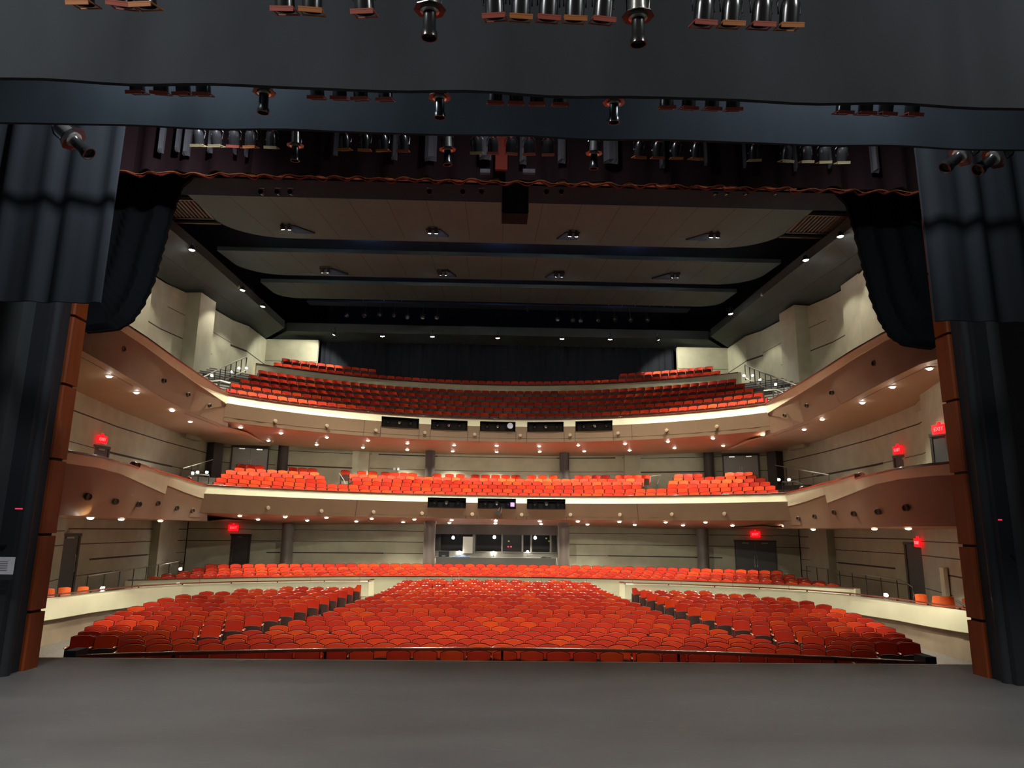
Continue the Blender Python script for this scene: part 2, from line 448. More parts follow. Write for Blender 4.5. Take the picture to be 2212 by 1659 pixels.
o = drape(-9, 9, 4.475, 8.5, 4.0, 0.012, 1.4, seed=1).build('stage_border', M['velvet'], smooth=True)
tag(o, 'widest black border curtain across the top of the photo, nearest the photographer', 'curtain', 'black border curtains over the stage')
o = drape(-9, 9, 5.085, 9.0, 5.5, 0.012, 1.7, seed=2).build('stage_border', M['velvet'], smooth=True)
tag(o, 'second black border curtain, hanging behind the middle row of stage lights', 'curtain', 'black border curtains over the stage')
for s, nm in ((-1, 'left'), (1, 'right')):
    a, b = (-8.6, -4.44) if s < 0 else (4.44, 8.6)
    o = drape(a, b, 4.03, 9.0, 7.15, 0.022, 0.36, seed=5+s).build('stage_leg_curtain', M['velvet'], smooth=True)
    tag(o, 'tall black leg curtain hanging in folds at the upper %s of the stage' % nm, 'curtain', 'black leg curtains')
    # gathered tableau curtain, its lower edge curving down to the side
    pts = [(4.5, 7.4), (5.05, 6.75), (5.14, 6.35), (5.2, 5.85), (5.24, 5.55), (5.3, 5.2), (5.42, 4.85), (5.55, 4.62), (5.72, 4.5), (6.0, 4.46), (6.15, 4.45)]
    m = MB(); rows = []
    fine = []
    for i in range(len(pts)-1):
        for k in range(6):
            t = k/6; fine.append((pts[i][0]+(pts[i+1][0]-pts[i][0])*t, pts[i][1]+(pts[i+1][1]-pts[i][1])*t))
    fine.append(pts[-1])
    N = 26
    F, Bk = [], []
    for i, (x, z) in enumerate(fine):
        w = 0.012*math.sin(i*2.1)
        rf, rb = [], []
        for j in range(N+1):
            t = j/N
            xx = x+w+(6.7-x)*t; zz = z+(8.4-z)*t*t
            y = 9.86+0.045*math.sin(t*30+0.3*math.sin(i*0.2))*(1-0.3*t)
            rf.append((s*xx, y, zz)); rb.append((s*xx, y+0.06, zz))
        F.append(rf); Bk.append(rb)
    m.prof(F); m.prof(Bk)
    m.strip([r[0] for r in F], [r[0] for r in Bk])
    o = m.build('tableau_curtain', M['blackvelvet'], smooth=True)
    tag(o, 'black gathered tableau curtain curving down beside the %s proscenium panelling' % nm, 'curtain', 'gathered tableau curtains')
# raised house curtain: wavy hem
rc = random.Random(3)
waves = [(rc.uniform(0.22, 0.5), rc.uniform(0.02, 0.05), rc.random()*6) for _ in range(3)]
def hem_z(x): return 6.395 + 0.02*math.sin(2*PI*x/0.47+1) + 0.016*math.sin(2*PI*x/0.31+2.4) + 0.010*math.sin(2*PI*x/0.83)
root = empty('house_curtain', (0, 8.85, 6.4))
tag(root, 'raised dark house curtain with a wavy red hem across the top of the proscenium', 'curtain')
drape(-5.75, 5.75, 6.4, 8.9, 8.85, 0.05, 0.47, zbf=lambda x: hem_z(x)+0.035, n=190, seed=9).build('curtain_back', M['curtain'], root, smooth=True)
A, B_, C_ = [], [], []
n = 260
for i in range(n+1):
    x = -5.75+11.5*i/n
    y = 8.87+0.05*math.sin(2*PI*x/0.47+0.9)+0.03*math.sin(2*PI*x/0.31)
    z = hem_z(x)
    A.append((x, y+0.03, z+0.05)); B_.append((x, y, z)); C_.append((x, y-0.02, z+0.008))
m = MB(); m.strip(A, B_); m.strip(B_, C_)
tag(m.build('hem', M['hem'], root, smooth=True), 'red rippled hem of the curtain')
m = MB(); m.tube([(x, 8.80+0.05*math.sin(2*PI*x/0.47+0.9), hem_z(x)+0.004) for x in [-5.75+11.5*i/260 for i in range(261)]], 0.006, 5)
m.build('hem_cord', M['gelorange'], root)
for k, (px, w) in enumerate([(340, 10), (376, 7), (396, 14), (447, 9), (502, 4), (527, 5), (721, 9), (850, 13), (929, 27), (1048, 28), (1130, 16), (1214, 18), (1321, 34), (1433, 12), (1528, 6), (1612, 6), (1722, 6), (1797, 6), (1895, 18)]):  # grey strips stand for patches of light on the curtain folds
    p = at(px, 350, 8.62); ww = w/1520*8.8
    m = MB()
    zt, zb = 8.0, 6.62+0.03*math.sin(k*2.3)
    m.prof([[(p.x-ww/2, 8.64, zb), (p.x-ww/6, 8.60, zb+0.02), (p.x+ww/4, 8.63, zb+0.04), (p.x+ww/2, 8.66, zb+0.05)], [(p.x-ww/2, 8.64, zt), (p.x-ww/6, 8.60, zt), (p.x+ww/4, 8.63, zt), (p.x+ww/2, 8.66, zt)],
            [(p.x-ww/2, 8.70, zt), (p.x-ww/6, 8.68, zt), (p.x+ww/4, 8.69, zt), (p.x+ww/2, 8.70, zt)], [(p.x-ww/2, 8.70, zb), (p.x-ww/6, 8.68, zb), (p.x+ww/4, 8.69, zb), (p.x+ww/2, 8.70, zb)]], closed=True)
    o = m.build('lit_fold', M['litfoldtrim'], root)
    if k == 0: o['label'] = 'pale grey strip standing for a lit fold of the curtain'
m = MB(); p = at(1083, 345, 8.55); m.box((p.x, 8.6, 7.2), (0.16, 0.05, 1.5)); tag(m.build('overlap_panel', M['hem'], root), 'red overlap strip at the middle of the curtain')
for px, w in ((1048, 0.13), (1143, 0.16)):
    p = at(px, 367, 8.45); m = MB(); m.box((p.x, 8.5, p.z), (w, 0.06, 0.055)); m.build('hem_weight', M['litfoldtrim'], root)

# stage lighting ------------------------------------------------------
def par_proto():
    r = empty('par_can')
    m = MB(); m.lathe([(0.03, 0.17), (0.075, 0.165), (0.092, 0.12), (0.10, 0.05), (0.102, -0.10), (0.098, -0.10), (0.09, -0.06), (0.0, -0.05)], Matrix.Rotation(R_(20), 4, 'X'))
    m.build('body', M['can'], r, smooth=True, local=True)
    m = MB(); Mx = Matrix.Rotation(R_(20), 4, 'X')
    for k in range(4):
        c = [(0, -0.112), (0.112, 0), (0, 0.112), (-0.112, 0)][k]
        d = (0.235, 0.014, 0.012) if k % 2 == 0 else (0.014, 0.235, 0.012)
        m.box(Mx @ Vector((c[0], c[1], -0.108)), d, M=Mx.to_3x3())
    m.box(Mx @ Vector((0, -0.112, -0.125)), (0.235, 0.012, 0.05), M=Mx.to_3x3())
    m.build('gel_frame', M['gelorange'], r, local=True)
    m = MB(); m.tube([(-0.115, 0, 0.02), (-0.118, 0, 0.16), (-0.07, 0, 0.235), (0.07, 0, 0.235), (0.118, 0, 0.16), (0.115, 0, 0.02)], 0.009, 6)
    m.build('yoke', M['can'], r, smooth=True, local=True)
    m = MB(); m.box((0, 0, 0.27), (0.035, 0.06, 0.08)); m.tube([(0, -0.035, 0.31), (0, 0.0, 0.345), (0, 0.035, 0.31)], 0.014, 6)
    m.build('clamp', M['chrome'], r, smooth=True, local=True)
    m = MB(); m.lathe([(0.0, -0.055), (0.088, -0.06), (0.088, -0.07), (0.0, -0.075)], Mx, 14); m.build('lens', M['lens'], r, smooth=True, local=True)
    return r
def ers_proto():
    r = empty('ellipsoidal_spotlight')
    m = MB(); m.lathe([(0.05, 0.24), (0.075, 0.22), (0.08, 0.08), (0.088, 0.02), (0.088, -0.02), (0.06, -0.03)]); m.build('lamp_housing', M['chrome'], r, smooth=True, local=True)
    m = MB(); m.lathe([(0.06, -0.02), (0.062, -0.20), (0.076, -0.22), (0.076, -0.27), (0.066, -0.27), (0.06, -0.23), (0.0, -0.22)]); m.build('lens_tube', M['can'], r, smooth=True, local=True)
    m = MB(); m.lathe([(0.088, -0.006), (0.15, -0.004), (0.15, 0.004), (0.088, 0.006)], None, 8)
    m.build('shutter_collar', M['can'], r, local=True)
    m = MB(); m.tube([(-0.10, 0, 0.0), (-0.105, 0, 0.2), (-0.05, 0, 0.30), (0.05, 0, 0.30), (0.105, 0, 0.2), (0.10, 0, 0.0)], 0.009, 6); m.build('yoke', M['can'], r, smooth=True, local=True)
    m = MB(); m.box((0, 0, 0.335), (0.035, 0.06, 0.08)); m.build('clamp', M['chrome'], r, local=True)
    return r
PAR, ERS = par_proto(), ers_proto()
used = set()
def place(proto, loc, label, cat, group, rot=(0, 0, 0), gel=None, scale=1.0):
    if proto.name in used: o = copy_tree(proto)
    else: o = proto; used.add(proto.name)
    o.location = loc; o.rotation_euler = rot; o.scale = (scale,)*3
    tag(o, label, cat, group)
    if gel:
        for ch in o.children:
            if ch.name.startswith('gel_frame'):
                ch.data = gel_mesh[gel]
                break
    return o
gel_mesh = {}
for k in ('gelorange', 'gelpale', 'gelred'):
    src = [c for c in PAR.children if c.name.startswith('gel_frame')][0].data
    me = src.copy(); me.materials.clear(); me.materials.append(M[k]); gel_mesh[k] = me
def electric(Y, zpipe, items, rowname, zoff):
    pr = MB(); pr.tube([(-7.5, Y, zpipe), (7.5, Y, zpipe)], 0.025, 8)
    for x in (-6, -3, 0, 3, 6): pr.tube([(x, Y, zpipe), (x, Y, zpipe+3)], 0.006, 5)
    o = pr.build('lighting_batten', M['darkmetal']); tag(o, 'black pipe batten carrying the %s row of stage lights' % rowname, 'batten', 'lighting battens')
    np_, ne = 0, 0
    for px, py, kind, gel in items:
        p = at(px, py, Y)
        if kind == 'p':
            np_ += 1
            o = place(PAR, (p.x, Y, zpipe-0.19), 'stage flood can in the %s row of stage lights, %s can from the left' % (rowname, ordinal(np_)), 'stage light', 'stage lights on the battens', rot=(0, 0, random.uniform(-0.15, 0.15)), gel=gel, scale=0.54)
        else:
            ne += 1
            o = place(ERS, (p.x, Y, zpipe-0.225), 'slim spotlight pointing down from the %s row of lights, %s from the left' % (rowname, ordinal(ne)), 'stage light', 'stage lights on the battens', rot=(R_(8), 0, random.uniform(-0.3, 0.3)), scale=0.6)
G = ['gelorange', 'gelpale', 'gelred']
row3 = [(427, 'gelpale'), (466, 'gelpale'), (505, 'gelred'), (541, 'gelorange'), (586, 'gelpale'), (638, None), (745, 'gelorange'), (788, 'gelorange'), (828, 'gelorange'), (871, 'gelred'), (967, None), (1030, 'gelpale'), (1065, 'gelred'), (1104, 'gelred'), (1143, 'gelred'), (1184, 'gelred'), (1283, None), (1381, 'gelorange'), (1420, 'gelred'), (1460, 'gelorange'), (1503, 'gelorange'), (1628, 'gelpale'), (1697, 'gelpale'), (1740, 'gelpale'), (1778, 'gelpale'), (1817, 'gelpale')]
electric(6.6, 5.80, [(x, 315, 'p' if g else 'e', g) for x, g in row3], 'lowest', 0)
row2 = [293, 345, 393, 437, -570, 684, 733, 778, 832, -950, 1070, 1115, 1160, 1210, -1326, 1440, 1488, 1538, 1583, 1820, 1868, 1912, 1968]
electric(4.9, 5.255, [(abs(x), 205, 'p' if x > 0 else 'e', 'gelred') for x in row2], 'middle', 0)
row1 = [172, 258, 308, 612, 672, 785, -928, 1068, 1125, 1185, 1242, 1303, -1378, 1520, 1580, 1645, 1705]
electric(3.4, 4.79, [(abs(x), 30, 'p' if x > 0 else 'e', G[i % 2*2]) for i, x in enumerate(row1)], 'topmost', 0)
# spotlights on side booms in front of the leg curtains
def boom(x, Y, z, s, lab, tilt):
    o = copy_tree(ERS)
    o.location = (x, Y, z); o.rotation_euler = (0, tilt, 0); o.scale = (0.9,)*3
    tag(o, lab, 'stage light', 'side spotlights')
p = at(158, 300, 6.5); boom(p.x, 6.5, p.z, -1, 'bright metal spotlight tilted towards the stage in front of the left leg curtain', R_(-48))
p = at(20, 205, 6.0); boom(p.x, 6.0, p.z, -1, 'spotlight at the far upper left corner, half cut off by the photo edge', R_(-48))
p = at(2075, 335, 6.5); boom(p.x, 6.5, p.z, 1, 'tilted spotlight at upper right, the one nearer the stage middle', R_(50))
p = at(2147, 340, 6.5); boom(p.x, 6.5, p.z, 1, 'tilted spotlight at upper right, the outer one towards the photo edge', R_(52))

# paper notice on the left stage wall, dim indicator lights
root = empty('paper_notice', (-6.3, 8.58, 1.27))
tag(root, 'white printed paper sheet pinned on the dark wall at the left photo edge', 'notice')
m = MB(); p0 = at(-14, 1203, 8.58); p1 = at(27, 1241, 8.58); m.box(((p0.x+p1.x)/2, 8.585, (p0.z+p1.z)/2), (abs(p1.x-p0.x), 0.008, abs(p0.z-p1.z))); m.build('sheet', M['paper'], root)
m = MB()
for i in range(6): m.box((p1.x-0.13, 8.579, p0.z-0.05-i*0.02), (0.12, 0.003, 0.004))
m.build('print', M['litfoldtrim'], root)
m = MB(); m.box((p1.x-0.12, 8.57, p1.z-0.035), (0.26, 0.035, 0.05)); o = m.build('clip_rail', M['stageblack']); tag(o, 'black clip bar directly under the white paper sheet', 'clip bar')
for (px, py, nm) in ((42, 1099, 'left'), (2159, 1123, 'right')):
    p = at(px, py, 8.58); m = MB(); m.box((p.x, 8.57, p.z), (0.07 if px < 100 else 0.03, 0.03, 0.012)); o = m.build('indicator_lamp', M['redled']); tag(o, 'tiny red indicator lamp glowing on the dark %s stage wall' % nm, 'lamp')

# ------------------------------------------------------------------ house shell
def pixx(p):
    v = Vector(p)-CAM
    return IW/2+FPX*v.dot(_rt)/v.dot(_fw)
def arc_x(px, yc, R, z):
    lo, hi = -1.35, 1.35
    if R > 30: lo, hi = -0.6, 0.6
    for _ in range(50):
        a = (lo+hi)/2
        if pixx((R*math.sin(a), yc+R*math.cos(a), z)) < px: lo = a
        else: hi = a
    return R*math.sin(lo)

def mirror(pts, s): return [(s*p[0],)+tuple(p[1:]) for p in pts]

def wall(name, plan, z0, z1, grooves=(), s=1, thick=0.35, parent=None, mats=None, centre=(0, 25), blocks=()):
    """wall along plan points; z0/z1 numbers or per point lists; grooves: (z, height, i0, i1) dark reveals; blocks: raised panels"""
    P = mirror(plan, s)
    n = len(P)
    Z0 = z0 if isinstance(z0, (list, tuple)) else [z0]*n
    Z1 = z1 if isinstance(z1, (list, tuple)) else [z1]*n
    def out(i):
        a = Vector(P[max(i-1, 0)][:2]); b = Vector(P[min(i+1, n-1)][:2])
        t = (b-a).normalized(); nr = Vector((t.y, -t.x))
        if nr.dot(Vector(P[i][:2])-Vector(centre)) < 0: nr = -nr
        return nr
    N = [out(i) for i in range(n)]
    m = MB()
    fb = [(P[i][0], P[i][1], Z0[i]) for i in range(n)]; ft = [(P[i][0], P[i][1], Z1[i]) for i in range(n)]
    bb = [(P[i][0]+N[i].x*thick, P[i][1]+N[i].y*thick, Z0[i]) for i in range(n)]; bt = [(P[i][0]+N[i].x*thick, P[i][1]+N[i].y*thick, Z1[i]) for i in range(n)]
    m.prof([fb, ft, bt, bb, fb])
    m.add([fb[0], ft[0], bt[0], bb[0], fb[-1], ft[-1], bt[-1], bb[-1]], [(0, 1, 2, 3), (7, 6, 5, 4)])
    for z, h, i0, i1 in grooves:
        a0 = int(i0); b0 = int(math.ceil(i1))
        pts = []
        def pt(u):
            i = min(int(u), n-2); t = u-i
            x = P[i][0]+(P[i+1][0]-P[i][0])*t; y = P[i][1]+(P[i+1][1]-P[i][1])*t
            nn = (N[i]*(1-t)+N[i+1]*t)
            zz = z(y) if callable(z) else z
            return x-nn.x*0.006, y-nn.y*0.006, zz
        us = [i0]+[i for i in range(n) if i0 < i < i1]+[i1]
        q = [pt(u) for u in us]
        m.strip([(x, y, zz-h/2) for x, y, zz in q], [(x, y, zz+h/2) for x, y, zz in q], 1)
    for (xa, ya, xb, yb, za, zb, d) in blocks:
        a = Vector((s*xa, ya)); b = Vector((s*xb, yb)); t = (b-a).normalized(); nr = Vector((t.y, -t.x))
        if nr.dot((a+b)/2-Vector(centre)) > 0: nr = -nr
        q = [a-nr*0.1, b-nr*0.1, b+nr*d, a+nr*d]
        m.poly([(v.x, v.y) for v in q], za, zb)
    return m.build(name, mats or [M['wall'], M['groove']], parent, kind='structure')

ORCH_BACK = [(16.25, 38.3), (11.2, 40.0), (7.0, 40.7), (3.62, 41.0)]
LOW_SIDE = [(12.6, 17.0), (15.9, 27.2), (16.1, 30.4), (16.3, 34.2), (16.3, 38.3)]
MEZ_SIDE = [(12.6, 17.0), (15.6, 25.6), (16.2, 30), (16.5, 35), (16.5, 40.9)]
MEZ_BACK = [(16.5, 40.9), (12.9, 42.6), (9.0, 43.9), (8.2, 43.8), (4.2, 44.6), (0, 44.8)]
UP_SIDE = [(13.2, 19.0), (16.3, 26.5), (17.3, 31.5), (17.35, 35.0), (17.0, 37.0), (16.6, 42.5), (16.1, 44.0), (16.1, 47.6)]
for s, nm in ((-1, 'left'), (1, 'right')):
    wall('wall_orchestra_'+nm, LOW_SIDE, -2.2, 2.35, s=s, grooves=[(1.62, .04, .95, 4), (1.05, .035, 0, 4), (0.45, .07, 1.5, 3), (0.45, .03, 3, 4), (-0.12, .03, .6, 4), (1.55, .03, 0, .9), (0.5, .05, 0, .72)],
         blocks=[(16.28, 34.4, 16.28, 36.4, -2, 2.3, 0.35)])
    wall('wall_orchestra_back_'+nm, ORCH_BACK, -2.2, 2.3, s=s, grooves=[(1.66, .03, 0, 3), (1.05, .03, 0, 3), (0.43, .06, 0.75, 2.2), (0.43, .03, 2.2, 3)])
    wall('wall_mezzanine_'+nm, MEZ_SIDE, 2.35, 7.4, s=s, grooves=[(5.85, .05, .95, 4), (5.75, .04, 0, .9), (4.72, .03, .9, 2), (4.72, .085, 1.8, 3.2), (4.72, .035, 3.2, 4), (4.75, .05, .1, .75)],
         blocks=[(13.6, 19.65, 14.9, 23.8, 2.4, 7.3, 0.25)])
    wall('wall_mezzanine_back_'+nm, MEZ_BACK, 2.35, 7.2, s=s, grooves=[(6.3, .035, 0, 3.1), (6.3, .07, 3.2, 4.1), (6.3, .035, 4.1, 5), (5.42, .035, 0, 0.9), (5.42, .08, 1.05, 2.2), (5.42, .05, 2.2, 3), (5.42, .03, 3, 5)],
         blocks=[(8.9, 43.85, 7.9, 43.75, 2.4, 7.1, 0.18)])
    wall('wall_balcony_'+nm, UP_SIDE, 6.2, [13.0, 13.6, 13.8, 14.05, 14.15, 14.35, 14.4, 14.5], s=s,
         grooves=[(11.6, .06, 0.6, 4.0), (11.6, .03, 4, 4.6), (12.9, .035, 3.2, 5), (12.75, .11, 5, 6), (12.75, .06, 6, 7), (10.1, .04, 2.5, 4.6), (9.7, .16, 4.6, 5.2), (9.55, .07, 5.25, 5.8), (11.2, .03, 5, 7), (10.4, .05, 6, 7)],
         blocks=[(17.0, 36.9, 16.85, 38.6, 6.3, 14.2, 0.75), (14.9, 23.1, 16.3, 26.5, 6.3, 13.45, 0.35), (16.25, 26.4, 17.25, 31.3, 6.3, 13.8, 0.35), (17.28, 31.2, 17.32, 33.0, 6.3, 13.95, 0.35)])
    wall('wall_balcony_back_'+nm, [(16.1, 47.6), (12.55, 47.6)], 6.2, 14.55, s=s, grooves=[(13.0, .03, 0, 1), (11.35, .03, 0, 1)])
    # front return walls between the proscenium and the house sides
    wall('wall_pit_'+nm, [(6.3, 9.6), (11.2, 13.0), (12.6, 17.0)], -2.6, 16, s=s, mats=[M['black'], M['groove']])
    # black gable above the side soffits
    wall('wall_void_'+nm, [(17.5, 10.0), (17.9, 31.0), (17.6, 48.6)], 13.3, 19, s=s, mats=[M['black'], M['groove']])
wall('wall_back_upper', [(-12.55, 49.4), (0, 49.6), (12.55, 49.4)], 6.2, 19, mats=[M['black'], M['groove']])

mb = MB()
mb.box((-19.4, 31, 8), (0.3, 42, 22)); mb.box((19.4, 31, 8), (0.3, 42, 22)); mb.box((0, 51.5, 8), (39, 0.3, 22)); mb.box((0, 31, -3.0), (39, 42, 0.2))
mb.box((-13.1, 9.95, 9), (13.2, 0.2, 22)); mb.box((13.1, 9.95, 9), (13.2, 0.2, 22))
mb.build('wall_outer', M['black'], kind='structure')
# ceiling: black upper void, forestage slope, side soffits, clouds
mb = MB(); mb.box((0, 30, 18.9), (37, 42, 0.2))
mb.build('ceiling', M['navy'], kind='structure')
mb = MB(); mb.poly([(-17, 14.0, 9.1), (17, 14.0, 9.1), (17, 27.6, 15.35), (-17, 27.6, 15.35)], 0, 0.15)
mb.poly([(-17, 13.9, 9.0), (17, 13.9, 9.0), (17, 13.9, 9.4)], 0, 0.1)
mb.build('ceiling_forestage', M['forestage'], kind='structure')
mb = MB(); mb.box((-3.17, 13.82, 9.05), (5.9, 0.10, 0.045)); mb.box((3.3, 13.82, 9.05), (5.65, 0.10, 0.045))
mb.build('trim_2', M['beamwood'], kind='structure')
INNER = [(15.35, 27.0), (15.2, 30.0), (14.95, 34.0), (14.75, 40.0), (14.55, 46.3)]
OUTER = [(16.8, 27.0, 13.75), (17.4, 31.5, 13.95), (17.4, 36, 14.2), (16.8, 42.5, 14.4), (16.3, 47.7, 14.55)]
for s, nm in ((-1, 'left'), (1, 'right')):
    mb = MB()
    a = mirror([(x, y, 15.0) for x, y in INNER], s); b = mirror(OUTER, s)
    a = [(a[0][0]-s*0.6, 19.0, 15.0)]+a; b = [(s*13.6, 19.0, 13.2)]+b
    mid = [((p[0]+q[0])/2, (p[1]+q[1])/2, (p[2]+q[2])/2-0.01) for p, q in zip(a, b)]
    mb.prof([a, mid, b])
    mb.strip(a, [(x, y, z+0.5) for x, y, z in a])
    mb.strip([(x, y, z+0.5) for x, y, z in a], [(x+s*0.3, y, z+0.5) for x, y, z in b])
    dn = [(p[0]-s*0.02, p[1], p[2]-0.004) for p in mid]
    mb.strip([(p[0]-0.012, p[1], p[2]-0.004) for p in mid], [(p[0]+0.012, p[1], p[2]-0.004) for p in mid], 1)
    for i in range(1, len(a)-1):
        p, q = Vector(a[i]), Vector(mid[i]); e = Vector((0, 0.012, 0)); d = Vector((0, 0, -0.006))
        mb.strip([p-e+d, q-e+d], [p+e+d, q+e+d], 1)
    mb.build('ceiling_soffit_'+nm, [M['soffgrey'], M['groove']], kind='structure')
mb = MB()
ai = arc(-3000, 3046.9, -14.55, 14.55, 8, 14.95); bo = [(x*1.1, 48.0 if abs(x) > 11 else 49.3, 14.6) for x, y, z in ai]
mb.strip(ai, bo); mb.strip(ai, [(x, y, z+0.6) for x, y, z in ai]); mb.strip([(x, y, z+0.6) for x, y, z in ai], [(x, y, z+0.6) for x, y, z in bo])
mb.build('ceiling_soffit_back', M['soffgrey'], kind='structure')

def cloud(x, y0, y1, z0, z1, r, ysk, lab, seams):
    # rounded rear corners, gently bowed
    pts = [(-x, y0), (x, y0)]
    n = 8
    for i in range(n+1):
        a = PI/2*i/n
        pts.append((x-0.15-r*1.2+r*1.2*math.cos(a), y1-r+r*math.sin(a)))
    for i in range(n+1):
        a = PI/2+PI/2*i/n
        pts.append((-(x-0.15-r*1.2)+r*1.2*math.cos(a), y1-r+r*math.sin(a)))
    def zz(yy): t = (yy-y0)/(y1-y0); return z0+(z1-z0)*t
    q = [(a, b, zz(b)) for a, b in pts]
    m = MB(); m.poly(q, 0, 0.22)
    for k in range(1, seams):
        xx = -x+2*x*k/seams
        f = lambda yy, e: (xx*(1-(yy-y0)*0.01)+e, yy, zz(yy)-0.004)
        m.add([f(y0, -.012), f(y0, .012), f(y1-0.3, .012), f(y1-0.3, -.012)], [(0, 1, 2, 3)], 1)
    o = m.build('ceiling_cloud', [M['cloud'], M['groove']])
    return tag(o, lab, 'ceiling panel', 'acoustic ceiling clouds')
cloud(13.7, 27.9, 33.45, 15.75, 16.0, 2.4, 0, 'largest grey-brown acoustic ceiling panel, nearest the stage, with four lamp pairs', 16)
cloud(14.9, 35.0, 38.75, 15.9, 16.0, 2.0, 0, 'middle of the three grey-brown acoustic ceiling panels, rounded rear corners', 16)
cloud(14.2, 39.9, 42.9, 15.95, 16.0, 1.2, 0, 'dimmest and rearmost of the three grey-brown acoustic ceiling panels', 16)
for s, nm in ((-1, 'left'), (1, 'right')):
    root = empty('vent_grille', (s*14.7, 30.0, 15.9)); tag(root, 'slatted grey ceiling grille high up in the %s front corner of the house' % nm, 'grille', 'ceiling grilles')
    x0, x1 = s*13.55, s*15.7
    m = MB()
    for xx in (x0, x1): m.box((xx, 30.1, 15.9), (0.08, 1.9, 0.12))
    for yy in (29.15, 31.05): m.box((s*14.62, yy, 15.9), (2.2, 0.08, 0.12))
    m.box((s*14.62, 31.6, 15.9), (2.4, 0.1, 0.1))
    m.build('frame', M['grille'], root)
    m = MB()
    for i in range(12): m.box((x0+(x1-x0)*(i+0.5)/12, 30.1, 15.93), (0.07, 1.85, 0.1))
    m.build('slats', M['grille'], root)
    m = MB(); m.box((s*14.62, 30.1, 16.05), (2.1, 1.85, 0.05)); m.build('duct_back', M['black'], root)

# hanging speaker box in front of the forestage
root = empty('speaker_cluster', (0.12, 13.2, 8.6)); tag(root, 'black box loudspeaker hanging at the middle of the forestage above the curtain hem', 'speaker')
p0, p1 = at(1085, 392, 13.2), at(1141, 462, 13.2)
m = MB(); m.box(((p0.x+p1.x)/2, 13.45, (p0.z+p1.z)/2+0.3), (abs(p1.x-p0.x), 0.5, abs(p0.z-p1.z)+0.6)); m.build('cabinet', M['velvet'], root)
m = MB(); m.box((p0.x, 13.18, (p0.z+p1.z)/2+0.3), (0.015, 0.03, abs(p0.z-p1.z)+0.6)); m.box((p1.x, 13.18, (p0.z+p1.z)/2+0.3), (0.015, 0.03, abs(p0.z-p1.z)+0.6)); m.build('edge_trim', M['litfoldtrim'], root)
m = MB()
for dx in (-0.2, 0.2): m.tube([((p0.x+p1.x)/2+dx, 13.45, p0.z+0.5), ((p0.x+p1.x)/2+dx, 13.45, 13)], 0.012, 5)
m.build('cable', M['darkmetal'], root)

# black drape across the rear of the balcony, catwalk with dim fixtures
o = drape(-12.55, 12.55, 8.5, 15.2, 48.6, 0.07, 0.5, n=300, seed=21).build('rear_drape', M['black'], smooth=True)
tag(o, 'wide black drape closing the rear of the upper balcony between the pale walls', 'curtain')
root = empty('catwalk', (0, 46.0, 16.9)); tag(root, 'dark lighting catwalk with pipe railing high above the upper balcony', 'catwalk')
m = MB(); m.box((0, 46.0, 16.75), (26, 0.9, 0.12)); m.build('deck', M['navy'], root)
m = MB()
for z in (17.2, 17.6):
    m.tube([(-9.2, 45.5, z), (-6.6, 45.5, z)], 0.02, 6); m.tube([(7.4, 45.5, z), (9.2, 45.5, z)], 0.02, 6); m.tube([(10.2, 45.5, z), (11.8, 45.5, z)], 0.02, 6)
for x in (-9.2, -7.8, -6.6, 7.4, 8.3, 9.2, 10.2, 11.2, 11.8): m.tube([(x, 45.5, 16.8), (x, 45.5, 17.9)], 0.02, 6)
m.build('pipe_railing', M['railmetal'], root)
cat_px = [(750, 682), (788, 682), (820, 681), (851, 682), (880, 685), (913, 686), (944, 686), (1138, 669), (1204, 690), (1237, 692), (1254, 693), (1292, 692), (1328, 691), (1362, 692), (1398, 692)]
for i, (x, y) in enumerate(cat_px):
    p = at(x, y, 45.2)
    r = empty('catwalk_spotlight', p); tag(r, 'dim round spotlight on the dark catwalk, %s from the left' % ordinal(i+1), 'stage light', 'catwalk spotlights')
    Mx = Matrix.Translation(p) @ Matrix.Rotation(R_(105), 4, 'X')
    m = MB(); m.lathe([(0.07, -0.3), (0.12, -0.2), (0.13, 0.1), (0.15, 0.16), (0.13, 0.16), (0.11, 0.1), (0, 0.08)], Mx, 12); m.build('body', M['can'], r, smooth=True)
    m = MB(); m.tube([p+Vector((-0.15, 0, 0)), p+Vector((-0.15, 0, 0.22)), p+Vector((0.15, 0, 0.22)), p+Vector((0.15, 0, 0))], 0.012, 5); m.tube([p+Vector((0, 0, 0.2)), Vector((p.x, p.y+0.4, 16.72))], 0.012, 5); m.build('yoke', M['darkmetal'], r)
# fixtures in the slot behind the forestage beam: small clusters catching light
for i, x in enumerate((565, 600, 628, 928, 1000, 1040, 1180, 1212, 1545, 1570, 1612, 1676)):
    p = at(x, 416, 15.5); r = empty('beam_spotlight', p); tag(r, 'faint spotlight tucked under the dark forestage beam, %s from the left' % ordinal(i+1), 'stage light', 'spotlights under the forestage beam')
    Mx = Matrix.Translation(p) @ Matrix.Rotation(R_(100), 4, 'X')
    m = MB(); m.lathe([(0.03, -0.14), (0.05, -0.1), (0.05, 0.06), (0.06, 0.08), (0, 0.07)], Mx, 10); m.build('body', M['can'], r, smooth=True)
    m = MB(); m.tube([p+Vector((-0.07, 0, 0.01)), p+Vector((-0.07, 0, 0.12)), p+Vector((0.07, 0, 0.12)), p+Vector((0.07, 0, 0.01))], 0.008, 5); m.build('yoke', M['chrome'], r)

